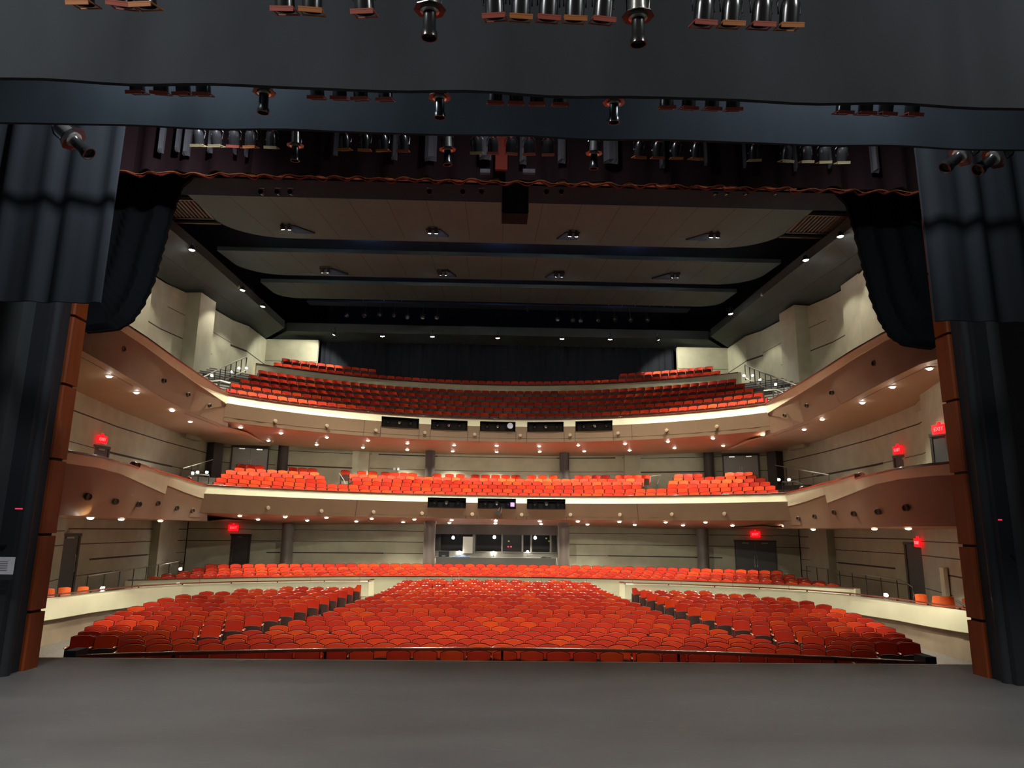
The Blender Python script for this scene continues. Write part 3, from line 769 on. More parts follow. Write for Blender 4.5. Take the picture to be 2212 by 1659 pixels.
# ------------------------------------------------------------------ tiers: floors
def tier(name, rows, yc, xa, xb, mats=M['carpet'], depth=0.95, zb=None, n=28, front=None):
    """stepped annular floor; rows: list of (R, z)"""
    m = MB()
    for i, (R, z) in enumerate(rows):
        r0 = R-0.42 if front is None or i else R-front
        r1 = (rows[i+1][0]-0.42) if i+1 < len(rows) else R+depth
        xx = xb if not callable(xb) else xb(R)
        a0 = -math.asin(min(0.999, xx/R)); a1 = -a0
        P0 = [(r0*math.sin(a0+(a1-a0)*k/n), yc+r0*math.cos(a0+(a1-a0)*k/n), z) for k in range(n+1)]
        P1 = [(r1*math.sin(a0+(a1-a0)*k/n), yc+r1*math.cos(a0+(a1-a0)*k/n), z) for k in range(n+1)]
        low = zb if zb is not None else z-0.5
        m.prof([[(x, y, low) for x, y, q in P0], P0, P1, [(x, y, low) for x, y, q in P1]])
    return m.build(name, mats, kind='structure')

SEATH = 0.84
OZ = [-.841, -.834, -.87, -.905, -.935, -.938, -.915, -.898, -.879, -.853, -.820, -.780, -.749, -.716, -.688, -.655, -.615, -.578, -.534, -.49]
OD = [16.2+.96*k for k in range(20)]
OD[19] = 33.95
def side_rise(x): return 0.09*(x/10.0)**2
OYC, PYC, MYC, BYC = -22.0, 8.0, 21.1, 23.2
# orchestra floor follows the seats
m = MB()
lines = []
for D, z in [(10.2, -1.75), (14.5, -1.70)]+[(OD[k], OZ[k]-SEATH) for k in range(20)]+[(34.25, -1.3)]:
    a = arc(OYC, D-OYC, -15.8, 15.8, 30)
    lines.append([(x, y, z+side_rise(x)) for x, y, q in a])
m.prof(lines)
m.prof([[(x, y, z-0.3) for x, y, z in l] for l in lines[::-1]])
m.build('floor', M['carpet'], kind='structure')
PD = [35.0, 35.9, 36.8, 37.7, 38.6]; PZ = [-.314, -.268, -.216, -.125, -.01]
tier('floor', [(D-PYC, z-SEATH) for D, z in zip(PD, PZ)], PYC, 0, lambda R: min(16.2, R*0.98), depth=2.6, zb=-2.2)
MD = [38.0+.95*k for k in range(6)]; MZ = [3.75, 4.02, 4.285, 4.555, 4.79, 5.055]
tier('floor', [(D-MYC, z-SEATH) for D, z in zip(MD, MZ)], MYC, 0, lambda R: 16.0 if R > 16.8 else 14, depth=3.2, zb=2.62)
BD = [41.0+.95*k for k in range(5)]+[46.9, 47.8]; BZ = [8.565, 9.07, 9.575, 10.10, 10.655, 11.75, 12.31]
tier('floor', [(D-BYC, z-SEATH) for D, z in zip(BD[:5], BZ)], BYC, 0, lambda R: min(16.2, R*0.9), depth=0.55, zb=6.95)
tier('floor', [(D-BYC, z-SEATH) for D, z in zip(BD[5:], BZ[5:])], BYC, 0, 14.2, depth=1.0, zb=6.95)

# side floors of boxes, aisles
for s in (-1, 1):
    m = MB(); m.poly(mirror([(12.9, 18.6), (13.0, 23), (12.3, 28.2), (15.9, 33.0), (16.3, 36), (16.0, 29), (15.4, 25.4), (12.9, 18.2)], s)[::s], -1.03, -0.83)
    m.build('floor', M['carpet'], kind='structure')

# ------------------------------------------------------------------ parapets
def parapet_center(name, lab, yc, R, xe, z_top, z_c, z_b, rb, ports, pz, ysoft, zsoft_back, Rb, lab_ports):
    root = empty(name, (0, yc+R, z_b)); tag(root, lab, 'parapet', 'curved balcony parapets')
    # breakpoints in x so that port edges are exact
    edges = set()
    for a, b in ports: edges |= {a, b}
    cuts = sorted(edges | set(-xe+2*xe*i/36 for i in range(37)))
    cuts = [c for i, c in enumerate(cuts) if c in edges or all(abs(c-e) > 0.1 for e in edges)]
    A = lambda x, dR, z: ((R+dR)*x/R, yc+math.sqrt(R*R-x*x)*(R+dR)/R, z)
    cream, brown = MB(), MB()
    for xa, xb in zip(cuts[:-1], cuts[1:]):
        inport = any(a-1e-6 <= xa and xb <= b+1e-6 for a, b in ports)
        zt, zc = z_top, z_c
        def q(mb, z0, d0, z1, d1):
            mb.add([A(xa, d0, z0), A(xb, d0, z0), A(xb, d1, z1), A(xa, d1, z1)], [(0, 1, 2, 3)])
        dc = -0.10
        lerp = lambda z: dc*(zt-z)/(zt-zc)
        if inport:
            p1, p0 = pz
            q(cream, p1, lerp(p1), zt, 0)
            q(brown, z_b, rb, p0, dc+(rb-dc)*(zc-p0)/(zc-z_b))
        else:
            q(cream, zc, dc, zt, 0)
            q(brown, z_b, rb, zc, dc)
        dz = 0.08 if inport else 0.75
        cream.add([A(xa, 0, zt), A(xb, 0, zt), A(xb, 0.22, zt), A(xa, 0.22, zt), A(xa, 0.22, zt-dz), A(xb, 0.22, zt-dz)], [(0, 1, 2, 3), (3, 2, 5, 4)])
    tag(cream.build('cream_band', M['cream'], root, smooth=True), 'cream lacquered upper band')
    tag(brown.build('fascia_panel', M['fascia'], root, smooth=True), 'brown lower fascia')
    cap = MB(); pr = [(-0.05, -0.01), (-0.05, 0.035), (-0.02, 0.06), (0.2, 0.06), (0.24, 0.035), (0.24, -0.01)]
    n = 48
    cap.prof([[A(-xe+2*xe*i/n, d, z_top+h) for i in range(n+1)] for d, h in pr], closed=True)
    cap.build('cap_rail', M['cap'], root, smooth=True)
    # vertical joints of the fascia panels
    j = MB()
    for i in range(-7, 8):
        x = i*xe/7.3
        if any(a-0.3 < x < b+0.3 for a, b in ports): continue
        j.add([A(x-0.01, -0.004+dc_, z) for dc_, z in ((-0.10, z_c), (rb, z_b))]+[A(x+0.01, -0.004+dc_, z) for dc_, z in ((rb, z_b), (-0.10, z_c))], [(0, 1, 2, 3)])
    for a, b in ports:
        for x in (a-0.03, b+0.03):
            z1 = pz[0]-0.55
            j.add([A(x-0.01, rb-0.075, z1), A(x-0.01, rb-0.02, z_b), A(x+0.01, rb-0.02, z_b), A(x+0.01, rb-0.075, z1)], [(0, 1, 2, 3)])
    j.build('panel_joints', M['groove'], root)
    # lighting ports
    for k, (a, b) in enumerate(ports):
        f0, f1 = pz[1], pz[0]
        m = MB(); dp = 0.75
        P = lambda x, d, z: A(x, d, z)
        c = [P(a, -0.12, f0), P(b, -0.12, f0), P(b, -0.12, f1), P(a, -0.12, f1), P(a, dp, f0), P(b, dp, f0), P(b, dp, f1), P(a, dp, f1)]
        m.add(c, [(0, 1, 5, 4), (2, 3, 7, 6), (1, 2, 6, 5), (3, 0, 4, 7), (4, 5, 6, 7)])
        m.tube([P(a, 0.25, f1-0.1), P((a+b)/2, 0.25, f1-0.1), P(b, 0.25, f1-0.1)], 0.02, 6)
        o = m.build('lighting_port', M['stageblack'], root)
        if k == 0: o['label'] = 'black rectangular lighting opening'
        for t in (0.2, 0.5, 0.8):
            x = a+(b-a)*t
            c0 = Vector(P(x, 0.16, f1-0.22))
            r = empty('port_spotlight', c0)
            tag(r, 'small spotlight in the %s, %s one inside it' % (lab_ports[k], {0.2: 'left', 0.5: 'middle', 0.8: 'right'}[t]), 'stage light', 'spotlights inside the parapet openings')
            Mx = Matrix.Translation(c0) @ Matrix.Rotation(R_(115), 4, 'X')
            mm = MB(); mm.lathe([(0.05, -0.2), (0.085, -0.12), (0.085, 0.02), (0.065, 0.04), (0.07, 0.16), (0.05, 0.16), (0, 0.12)], Mx, 10); mm.build('body', M['chrome'] if t == 0.5 else M['can'], r, smooth=True)
            mm = MB(); mm.tube([c0+Vector((-0.1, 0, 0)), c0+Vector((-0.1, 0, 0.12)), c0+Vector((0.1, 0, 0.12)), c0+Vector((0.1, 0, 0))], 0.01, 5); mm.build('yoke', M['darkmetal'], r)
    return root, A

ORD5 = ['first', 'second', 'third', 'fourth', 'fifth']
BR = 40.04-BYC
bp, BA = parapet_center('balcony_parapet', 'upper balcony parapet, long cream and brown curve with five black openings', BYC, BR, 13.45, 8.0, 7.58, 6.71, -0.02,
    [(-6.5, -4.5), (-3.83, -1.78), (-1.06, 0.98), (1.66, 3.72), (4.38, 6.38)], (7.86, 7.3), 0, 0, 0, ['%s black opening of the upper balcony parapet' % ORD5[i] for i in range(5)])
MR = 37.1-MYC
mp, MA = parapet_center('mezzanine_parapet', 'middle balcony parapet, cream and brown curve with three black openings', MYC, MR, 12.75, 3.5, 3.15, 2.34, 0.12,
    [(-3.6, -1.65), (-1.03, 0.95), (1.53, 3.5)], (3.38, 2.87), 0, 0, 0, ['%s black opening of the middle balcony parapet' % ORD5[i] for i in range(3)])

M['palesocket'] = mat('pale_socket', (0.42, 0.31, 0.22), rough=0.4)
for root_, pxs, Rz in ((bp, [(593, 910), (705, 920), (811, 930), (917, 935), (1025, 939), (1124, 941), (1232, 940), (1336, 936), (1441, 930), (1550, 922)], (BYC, BR-0.06)), (mp, [(577, 1097), (693, 1104), (806, 1106), (911, 1109), (1020, 1111), (1127, 1112), (1233, 1112), (1340, 1112), (1453, 1111), (1567, 1110)], (MYC, MR+0.06))):
    for x, y in pxs:
        yc_, R0 = Rz
        lo, hi = 28.0, 42.0
        for _ in range(40):
            mid = (lo+hi)/2; p = at(x, y, mid)
            if math.hypot(p.x, p.y-yc_) < R0: lo = mid
            else: hi = mid
        p = at(x, y, lo); nv = Vector((-p.x, yc_-p.y, 0)).normalized()
        mm = MB(); mm.lathe([(0.075, -0.12), (0.08, 0.08), (0.095, 0.10), (0.09, 0.14), (0.0, 0.15)], Matrix.Translation(p) @ nv.to_track_quat('Z', 'Y').to_matrix().to_4x4(), 12)
        mm.build('sprinkler_socket', M['palesocket'], root_, smooth=True)
# purple lens and white follow spot lens inside ports, small projector with tripod head below the middle one
p = at(1102, 920, 39.72); m = MB(); m.lathe([(0.17, 0), (0.17, 0.05), (0.0, 0.06)], Matrix.Translation(p) @ Matrix.Rotation(R_(90), 4, 'X'), 16); o = m.build('projector_lens', mat('grey_lens', (0.45, 0.45, 0.6), rough=0.2)); tag(o, 'round pale grey lens in the middle black opening of the upper balcony', 'lens')
p = at(1107, 1090, 36.75); m = MB(); m.box(p, (0.2, 0.1, 0.2)); o = m.build('moving_light', M['purple']); tag(o, 'small purple glowing light in the middle opening of the middle balcony', 'stage light')
p = at(1075, 1108, 36.6)
root = empty('camera_head', p); tag(root, 'small dark camera hanging under the middle opening of the middle balcony parapet', 'camera')
m = MB(); m.box(p, (0.24, 0.26, 0.2)); m.build('body', M['stageblack'], root)
m = MB(); m.tube([p+Vector((0.1, 0.2, 0.28)), p+Vector((0.02, 0.1, 0.1))], 0.02, 6); m.tube([p+Vector((0.22, 0.25, 0.3)), p+Vector((0.17, 0.1, 0.0))], 0.008, 5); m.build('bracket', M['darkmetal'], root)

def arm(name, lab, s, top, bot, zt, zcs, zb, lean=0.0, ends=(0, 0)):
    """side parapet: plan polyline top (x,y), heights lists"""
    root = empty(name, (s*top[0][0], top[0][1], zb if not isinstance(zb, list) else zb[0])); tag(root, lab, 'parapet', 'side box parapets')
    n = len(top)
    L = lambda v, i: v[i] if isinstance(v, list) else v
    T = [(s*x, y, L(zt, i)) for i, (x, y) in enumerate(top)]
    Bm = [(s*x, y, L(zb, i)) for i, (x, y) in enumerate(bot)]
    C = []
    for i in range(n):
        z = L(zcs, i); t = (T[i][2]-z)/(T[i][2]-Bm[i][2])
        C.append((T[i][0]+(Bm[i][0]-T[i][0])*t - s*0.015, T[i][1]+(Bm[i][1]-T[i][1])*t, z))
    C2 = [(x+s*0.03, y, z-0.005) for x, y, z in C]
    o2 = lambda q, d: [(x+s*d, y, z) for x, y, z in q]
    m = MB(); m.prof([C2, C, T, o2(T, 0.22), o2(C2, 0.25)])
    for e in (0, -1): m.add([C[e], T[e], o2(T, .22)[e], o2(C2, .25)[e]], [(0, 1, 2, 3)])
    tag(m.build('cream_band', M['cream'], root, smooth=True), 'cream lacquered upper band')
    m = MB(); m.prof([Bm, C2]); m.prof([o2(C2, 0.3), o2(Bm, 0.3)])
    m.add([Bm[-1], C2[-1], o2(C2, .3)[-1], o2(Bm, .3)[-1]], [(0, 1, 2, 3)])
    tag(m.build('fascia_panel', M['fascia'], root, smooth=True), 'brown lower fascia')
    pr = [(-0.05, -0.01), (-0.05, 0.035), (-0.02, 0.06), (0.2, 0.06), (0.24, 0.035), (0.24, -0.01)]
    m = MB(); m.prof([[(x+s*d, y, z+h) for x, y, z in T] for d, h in pr], closed=True)
    m.build('cap_rail', M['cap'], root, smooth=True)
    return root, T, Bm
def discs(root, pts, mat_, r=0.09, nrm=(0, -1, 0)):
    for p in pts:
        v = Vector(nrm).normalized()
        Mx = Matrix.Translation(Vector(p)+v*0.0) @ v.to_track_quat('Z', 'Y').to_matrix().to_4x4()
        m = MB(); m.lathe([(r*1.1, -0.08), (r*1.1, 0.01), (r, 0.02), (0.8*r, 0.018), (0.75*r, -0.02), (0.0, -0.03)], Mx, 12)
        m.build('recessed_socket', M['sprink'], root, smooth=True)
BTOP = [(13.3, 15.5), (12.6, 17.6), (12.2, 19.4), (12.05, 21.3), (12.2, 23.6), (12.5, 26.3), (12.8, 29.6), (13.1, 33.7)]
BBOT = [(13.2, 15.5), (12.3, 17.6), (11.95, 19.4), (12.2, 21.5), (12.6, 24.2), (13.05, 27.0), (13.4, 30.4), (13.15, 34.2)]
MTOP = [(12.2, 15.4), (11.2, 16.6), (10.75, 17.55), (10.68, 18.9), (11.0, 20.6), (11.32, 22.3), (11.32, 22.32), (11.65, 24.1), (11.92, 25.8), (11.92, 25.82), (12.0, 26.4), (12.28, 28.3), (12.5, 30.1), (12.6, 31.0)]
MBOT = [(12.4, 15.4), (11.7, 17.0), (11.4, 18.4), (11.5, 20.2), (11.75, 22.0), (11.95, 23.4), (11.95, 23.42), (12.2, 25.0), (12.42, 26.5), (12.42, 26.52), (12.5, 27.2), (12.72, 29.0), (12.85, 30.6), (12.75, 31.8)]
MZT = [3.5]*6+[3.62, 3.6, 3.58, 3.58, 3.57, 3.53, 3.5, 3.5]
MZC = [3.2, 3.22, 3.25, 3.26, 3.24, 3.14, 3.14, 3.02, 2.90, 3.20, 3.17, 3.06, 2.97, 2.93]
for s, nm in ((-1, 'left'), (1, 'right')):
    r, T, Bm = arm('box_parapet', 'upper %s side parapet, tall brown fascia under a thin cream edge' % nm, s, BTOP, BBOT, 8.03, [7.85, 7.84, 7.82, 7.8, 7.78, 7.75, 7.7, 7.52], [6.6]*7+[6.5])
    discs(r, [(s*(12.2+dx), y, z) for y, z, dx in ((20.3, 7.25, -.13), (22.2, 7.3, -.02), (24.4, 7.2, .34), (26.2, 7.1, .45), (29.0, 7.1, .72), (31.6, 7.1, .85))], M['sprink'], nrm=(-s, -0.15, 0))
    r, T, Bm = arm('box_parapet', 'middle level %s side parapet, stepped cream band above a brown panel' % nm, s, MTOP, MBOT, MZT, MZC, 2.0)
    discs(r, [(s*x, y, z) for x, y, z in ((11.1, 19.4, 2.5), (11.4, 21.4, 2.45), (11.78, 23.6, 2.45), (12.1, 25.6, 2.55), (12.42, 27.9, 2.45), (12.63, 29.9, 2.4))], M['sprink'], nrm=(-s, -0.3, 0))
    for (ex, ey, ez) in ((11.36, 22.28, 3.6), (12.35, 28.8, 3.58)):
        m = MB(); m.lathe([(0.03, -0.09), (0.10, -0.06), (0.12, 0.0), (0.115, 0.1), (0.08, 0.14)], Matrix.Translation((s*(ex+0.08), ey, ez)) @ Matrix.Rotation(R_(80), 4, 'X'), 12)
        m.build('cap_end', M['cap'], r, smooth=True)
    # floors of the side boxes
    m = MB(); P = [(x+1.1, y) for x, y in BTOP]; Q = [(16.2, 36.5), (16.6, 32), (16.5, 27), (13.6, 18)]
    m.poly(mirror(P+Q, s)[::s], 6.95, 7.1); m.build('floor', M['carpet'], kind='structure')
    m = MB(); P = [(x+1.2, y) for x, y in MTOP]; Q = [(13.5, 35), (16.3, 37), (16.2, 30), (15.4, 25.4), (12.7, 17)]
    m.poly(mirror(P+Q, s)[::s], 2.45, 2.6); m.build('floor', M['carpet'], kind='structure')

# soffits
def soffit_z_b(y_r): return 6.71-0.05*(y_r-BR)
n = 30
m = MB(); rows = []
for R in (BR-0.05, BR+1.2, BR+2.4, BR+3.6, BR+5.2):
    rows.append([(x, y, soffit_z_b(R)) for x, y, z in arc(BYC, R, -min(13.6, R*.99), min(13.6, R*.99), n)])
m.prof(rows); m.prof([[(x, y, z+0.2) for x, y, z in r] for r in rows[::-1]])
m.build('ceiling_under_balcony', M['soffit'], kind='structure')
m = MB(); rows = []
def soffit_z_m(R): return 2.34-0.068*(R-MR)
for R in (MR+0.08, MR+1.2, MR+2.4, MR+3.6, MR+5.4):
    rows.append([(x, y, soffit_z_m(R)) for x, y, z in arc(MYC, R, -min(13.6, R*.985), min(13.6, R*.985), n)])
m.prof(rows); m.prof([[(x, y, z+0.15) for x, y, z in r] for r in rows[::-1]])
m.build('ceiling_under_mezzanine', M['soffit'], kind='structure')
for s, nm in ((-1, 'left'), (1, 'right')):
    m = MB()
    A = [(s*(x+.02), y, 6.6 if i < 7 else 6.5) for i, (x, y) in enumerate(BBOT)]
    Bq = [(s*13.6, 15.6, 6.62), (s*14.0, 18.6, 6.62), (s*14.6, 21.2, 6.62), (s*15.6, 24.4, 6.6), (s*16.6, 28.2, 6.56), (s*16.8, 32, 6.52), (s*16.9, 36, 6.48), (s*16.8, 41.2, 6.44)]
    m.strip(A, Bq); m.strip([(x, y, z+.2) for x, y, z in Bq], [(x, y, z+.2) for x, y, z in A])
    e = [A[-1], Bq[-1]]
    m.add([A[-1], Bq[-1], (s*13.3, 41.5, 6.46)], [(0, 1, 2)])
    m.add([A[-1], (s*13.3, 41.5, 6.46), (s*13.0, 36.5, 6.55)], [(0, 1, 2)])
    # raised inner line of the soffit
    L1 = [(x+s*0.35, y, z-0.006) for x, y, z in A]; L2 = [(x+s*0.38, y, z-0.006) for x, y, z in A]
    m.strip(L1, L2, 1)
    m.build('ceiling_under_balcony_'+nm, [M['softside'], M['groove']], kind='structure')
    m = MB()
    A = [(s*(x+.02), y, 2.0) for x, y in MBOT[:5]+[MBOT[7], MBOT[8], MBOT[10], MBOT[11], MBOT[13]]]
    Bq = [(s*13.2, 15.6, 1.98), (s*13.9, 19.5, 1.98), (s*14.4, 21.5, 1.98), (s*15.0, 23.5, 1.98), (s*15.7, 25.5, 1.98), (s*16.2, 29, 1.98), (s*16.4, 31, 1.98), (s*16.5, 33, 2.0), (s*16.6, 35, 2.0), (s*16.5, 39, 2.02)]
    m.strip(A, Bq); m.strip([(x, y, z+.15) for x, y, z in Bq], [(x, y, z+.15) for x, y, z in A])
    m.add([A[-1], Bq[-1], (s*11.5, 40.6, 2.02), (s*12.6, 33.5, 2.1)], [(0, 1, 2, 3)])
    m.build('ceiling_under_mezzanine_'+nm, M['softside'], kind='structure')

# low walls of the orchestra
BOXW = [(15.2, 18.3, -.22), (13.9, 18.6, -.22), (13.2, 19.2, -.23), (12.8, 20.2, -.25), (12.74, 21.6, -.28), (12.72, 23.2, -.3), (12.45, 25.7, -.35), (11.8, 27.7, -.4), (10.5, 29.1, -.43), (9.0, 30.1, -.45), (7.3, 31.0, -.46), (5.52, 31.5, -.47), (5.38, 31.95, -.47)]
for s, nm in ((-1, 'left'), (1, 'right')):
    root = empty('box_low_wall', (s*13, 20, -1.7)); tag(root, 'cream low wall with wooden rail curving behind the %s orchestra seats' % nm, 'low wall', 'curving low walls of the orchestra')
    T = mirror(BOXW, s)
    nrm = []
    for i in range(len(T)):
        a, b = Vector(T[max(0, i-1)][:2]), Vector(T[min(len(T)-1, i+1)][:2]); t = (b-a).normalized(); v = Vector((t.y, -t.x))
        if v.dot(Vector((0, 22))-Vector(T[i][:2])) > 0: v = -v
        nrm.append(v)
    off = lambda d, dz: [(x+nrm[i].x*d, y+nrm[i].y*d, z+dz) for i, (x, y, z) in enumerate(T)]
    m = MB(); m.prof([off(0.0, -0.62), off(-0.03, -0.60), off(0, 0), off(0.18, 0), off(0.18, -1.0)])
    tag(m.build('cream_band', M['cream'], root, smooth=True), 'cream lacquered upper band')
    m = MB(); m.prof([[(x, y, -2.2) for x, y, z in off(0.06, 0)], off(0.04, -0.61)]); m.prof([off(0.2, -0.61), [(x, y, -2.2) for x, y, z in off(0.2, 0)]])
    tag(m.build('lower_panel', M['lowwall'], root, smooth=True), 'taupe lower panel')
    m = MB(); m.prof([off(d, h) for d, h in ((-0.03, 0.05), (-0.02, 0.085), (0.12, 0.085), (0.14, 0.05), (0.05, 0.04))], closed=True)
    m.build('hand_rail', M['cap'], root, smooth=True)
    for k in range(1, len(T)-1):
        m = MB(); p = off(0.06, 0.02)[k]; m.box(p, (0.04, 0.04, 0.06)); m.build('rail_bracket', M['cap'], root)
    m = MB(); p = T[-2]; q = T[-1]; m.poly([(p[0], p[1]-0.02), (p[0]+s*0.42, p[1]-0.05), (p[0]+s*0.40, p[1]+0.42), (p[0]-s*0.05, p[1]+0.46)], -1.75, -.47); m.build('end_post', M['cream'], root)
# parterre front wall
root = empty('parterre_wall', (0, 34.3, -1.4)); tag(root, 'long cream low wall with dark cap in front of the rear orchestra seats', 'low wall')
PR = 34.42-PYC
m = MB()
pw = lambda d, z: [(x, y, z) for x, y, q in arc(PYC, PR+d, -14.9*(PR+d)/PR, 14.9*(PR+d)/PR, 44)]
m.prof([pw(0.05, -2.0), pw(0, -.42), pw(0.2, -.42), pw(0.2, -2.0)])
for s in (-1, 1):
    e = pw(0, 0)[0 if s < 0 else -1]; m.box((e[0]-s*0.02, e[1]+0.55, -1.2), (0.2, 1.2, 1.56))
m.build('cream_panel', M['cream'], root, smooth=True)
m = MB(); m.prof([pw(-0.03, -.42), pw(-0.03, -.375), pw(0.22, -.375), pw(0.22, -.42)], closed=True); m.build('cap_rail', M['cap'], root, smooth=True)
j = MB()
for i in range(-6, 7):
    a = arc(PYC, PR-0.004, i*2.1-0.01, i*2.1+0.01, 1); j.add([(a[0][0], a[0][1], -1.9), (a[1][0], a[1][1], -1.9), (a[1][0], a[1][1], -.43), (a[0][0], a[0][1], -.43)], [(0, 1, 2, 3)])
j.build('panel_joints', M['lowwall'], root)
# inner wall of the upper balcony
root = empty('balcony_inner_wall', (0, 46, 9.9)); tag(root, 'cream wall with dark cap dividing the upper balcony seats into two parts', 'low wall')
IR = 45.95-BYC
m = MB(); iw = lambda d, z: [(x, y, z) for x, y, q in arc(BYC, IR+d, -14.35, 14.35, 40)]
m.prof([iw(0.02, 9.6), iw(0, 11.2), iw(0.2, 11.2), iw(0.2, 9.6)])
for s in (-1, 1): m.box((s*14.42, iw(0, 0)[0][1]+0.5, 10.4), (0.16, 1.2, 1.62))
m.build('cream_panel', M['cream'], root, smooth=True)
m = MB(); m.prof([iw(-0.04, 11.2), iw(-0.04, 11.25), iw(0.22, 11.25), iw(0.22, 11.2)], closed=True); m.build('cap_rail', M['cap'], root, smooth=True)

# columns
for x, lab in ((-11.2, 'far left'), (-3.62, 'left of the control booth'), (3.62, 'right of the control booth'), (11.2, 'far right')):
    m = MB(); m.lathe([(0.31, -1.6), (0.31, 2.05), (0.35, 2.06), (0.35, 2.3)], Matrix.Translation((x, 38.9, 0)), 24); o = m.build('column', M['column'], smooth=True, kind='structure')
for x in (-12.75, -4.15, 4.15, 12.75):
    m = MB(); m.lathe([(0.3, 2.6), (0.3, 6.8)], Matrix.Translation((x, 42.2 if abs(x) > 5 else 43.6, 0)), 24); m.build('column', M['coldark'], smooth=True, kind='structure')
for s in (-1, 1):
    m = MB(); m.box((s*16.25, 40.6, 4.6), (0.75, 0.75, 4.4), rz=s*R_(20)); m.build('column', M['coldark'], kind='structure')

# ------------------------------------------------------------------ house lamps
E_BALC, E_MEZZ, E_ARM, E_CLOUD, E_FLOOD = 340, 135, 100, 1900, 100
DL_MESH = {}
def downlight(loc, label, group, energy, angle=110, r=0.088, color=(1.0, 0.98, 0.80), spot=True):
    root = empty('downlight', loc)
    tag(root, label, 'lamp', group)
    if 'ring' not in DL_MESH:
        m = MB(); m.lathe([(r, 0.01), (r*1.45, 0.0), (r*1.5, -0.012), (r*1.0, -0.018), (r*0.98, 0.01)], None, 16)
        o = m.build('trim_ring', M['trimring'], root, smooth=True, local=True); DL_MESH['ring'] = o.data
        m = MB(); m.lathe([(r*0.97, -0.004), (r*0.9, -0.03), (r*0.6, -0.055), (0.0, -0.062)], None, 14)
        o = m.build('bulb', M['bulb'], root, smooth=True, local=True); DL_MESH['bulb'] = o.data
    else:
        for nm, k in (('trim_ring', 'ring'), ('bulb', 'bulb')):
            o = bpy.data.objects.new(nm, DL_MESH[k]); COL.objects.link(o); o.parent = root
    if spot:
        lamp('SPOT', 'downlight_beam', (loc[0], loc[1], loc[2]-0.085), energy, color, size=0.07, angle=angle, blend=0.8)
    return root

def hit(px, py, f, y0=15.0, y1=48.0):
    lo, hi = y0, y1
    for _ in range(60):
        mid = (lo+hi)/2; p = at(px, py, mid)
        if p.z < f(p): lo = mid
        else: hi = mid
    return at(px, py, lo)
fb = lambda p: soffit_z_b(math.hypot(p.x, p.y-BYC))
front_b = [(500, 928), (607, 935), (706, 944), (795, 951), (880, 957), (981, 961), (1073, 962), (1165, 963), (1249, 961), (1350, 958), (1443, 953), (1540, 946), (1652, 940)]
back_b = [(580, 951), (684, 960), (784, 966), (880, 971), (978, 974), (1073, 975.5), (1166, 975), (1262, 974), (1360, 972), (1457, 967), (1562, 962)]
for i, (x, y) in enumerate(front_b):
    p = hit(x, y, fb, 30, 46)
    R = math.hypot(p.x, p.y-BYC)
    if R < BR+0.3 or R > BR+4 or abs(p.x) > 11.9:
        a = math.atan2(p.x, p.y-BYC); a = max(-0.86, min(0.86, a)); R = BR+0.9; p = Vector((R*math.sin(a), BYC+R*math.cos(a), soffit_z_b(R)))
    downlight((p.x, p.y, p.z-0.005), 'lit downlight in the ceiling under the upper balcony, front row, %s from the left' % ordinal(i+1), 'downlights under the upper balcony', E_BALC)
for i, (x, y) in enumerate(back_b):
    p = hit(x, y, fb, 30, 43.4)
    downlight((p.x, p.y, p.z-0.005), 'lit downlight in the ceiling under the upper balcony, back row, %s from the left' % ordinal(i+1), 'downlights under the upper balcony', E_BALC)
for i, (x, y) in enumerate([(236, 812), (295, 847), (372, 886), (411, 910)]):
    p = atz(x, y, 6.58); downlight(tuple(p), 'lit downlight under the upper left side balcony, %s counted from the stage' % ordinal(i+1), 'downlights under the upper side balconies', E_ARM)
for i, (x, y) in enumerate([(2008, 795), (1928, 835), (1863, 869), (1776, 905), (1737, 927)]):
    p = atz(x, y, 6.58); downlight(tuple(p), 'lit downlight under the upper right side balcony, %s counted from the stage' % ordinal(i+1), 'downlights under the upper side balconies', E_ARM)
front_m = [518, 616, 705, 803, 895, 976, 1071, 1166, 1248, 1338, 1438, 1524]
back_m = [558, 664, 770, 871, 971, 1070, 1169, 1269, 1371, 1475, 1582, 1693]
for lst, dR, nm in ((front_m, 0.75, 'front'), (back_m, 2.6, 'back')):
    for i, px in enumerate(lst):
        R = MR+dR; x = arc_x(px, MYC, R, 2.25); x = max(-R*.9, min(R*.9, x)); y = MYC+math.sqrt(R*R-x*x)
        downlight((x, y, soffit_z_m(R)-0.005), 'lit downlight in the ceiling under the middle balcony, %s row, %s from the left' % (nm, ordinal(i+1)), 'downlights under the middle balcony', E_MEZZ)
for s, nm, lst in ((-1, 'left', [(195, 20.0), (262, 23.0), (347, 27.2)]), (1, 'right', [(1960, 20.4), (1887, 23.0), (1755, 29.0)])):
    for i, (px, Y) in enumerate(lst):
        p = at(px, 1120, Y); downlight((p.x, Y, 1.975), 'lit downlight under the middle level %s box, %s counted from the stage' % (nm, ordinal(i+1)), 'downlights under the middle side boxes', E_MEZZ)

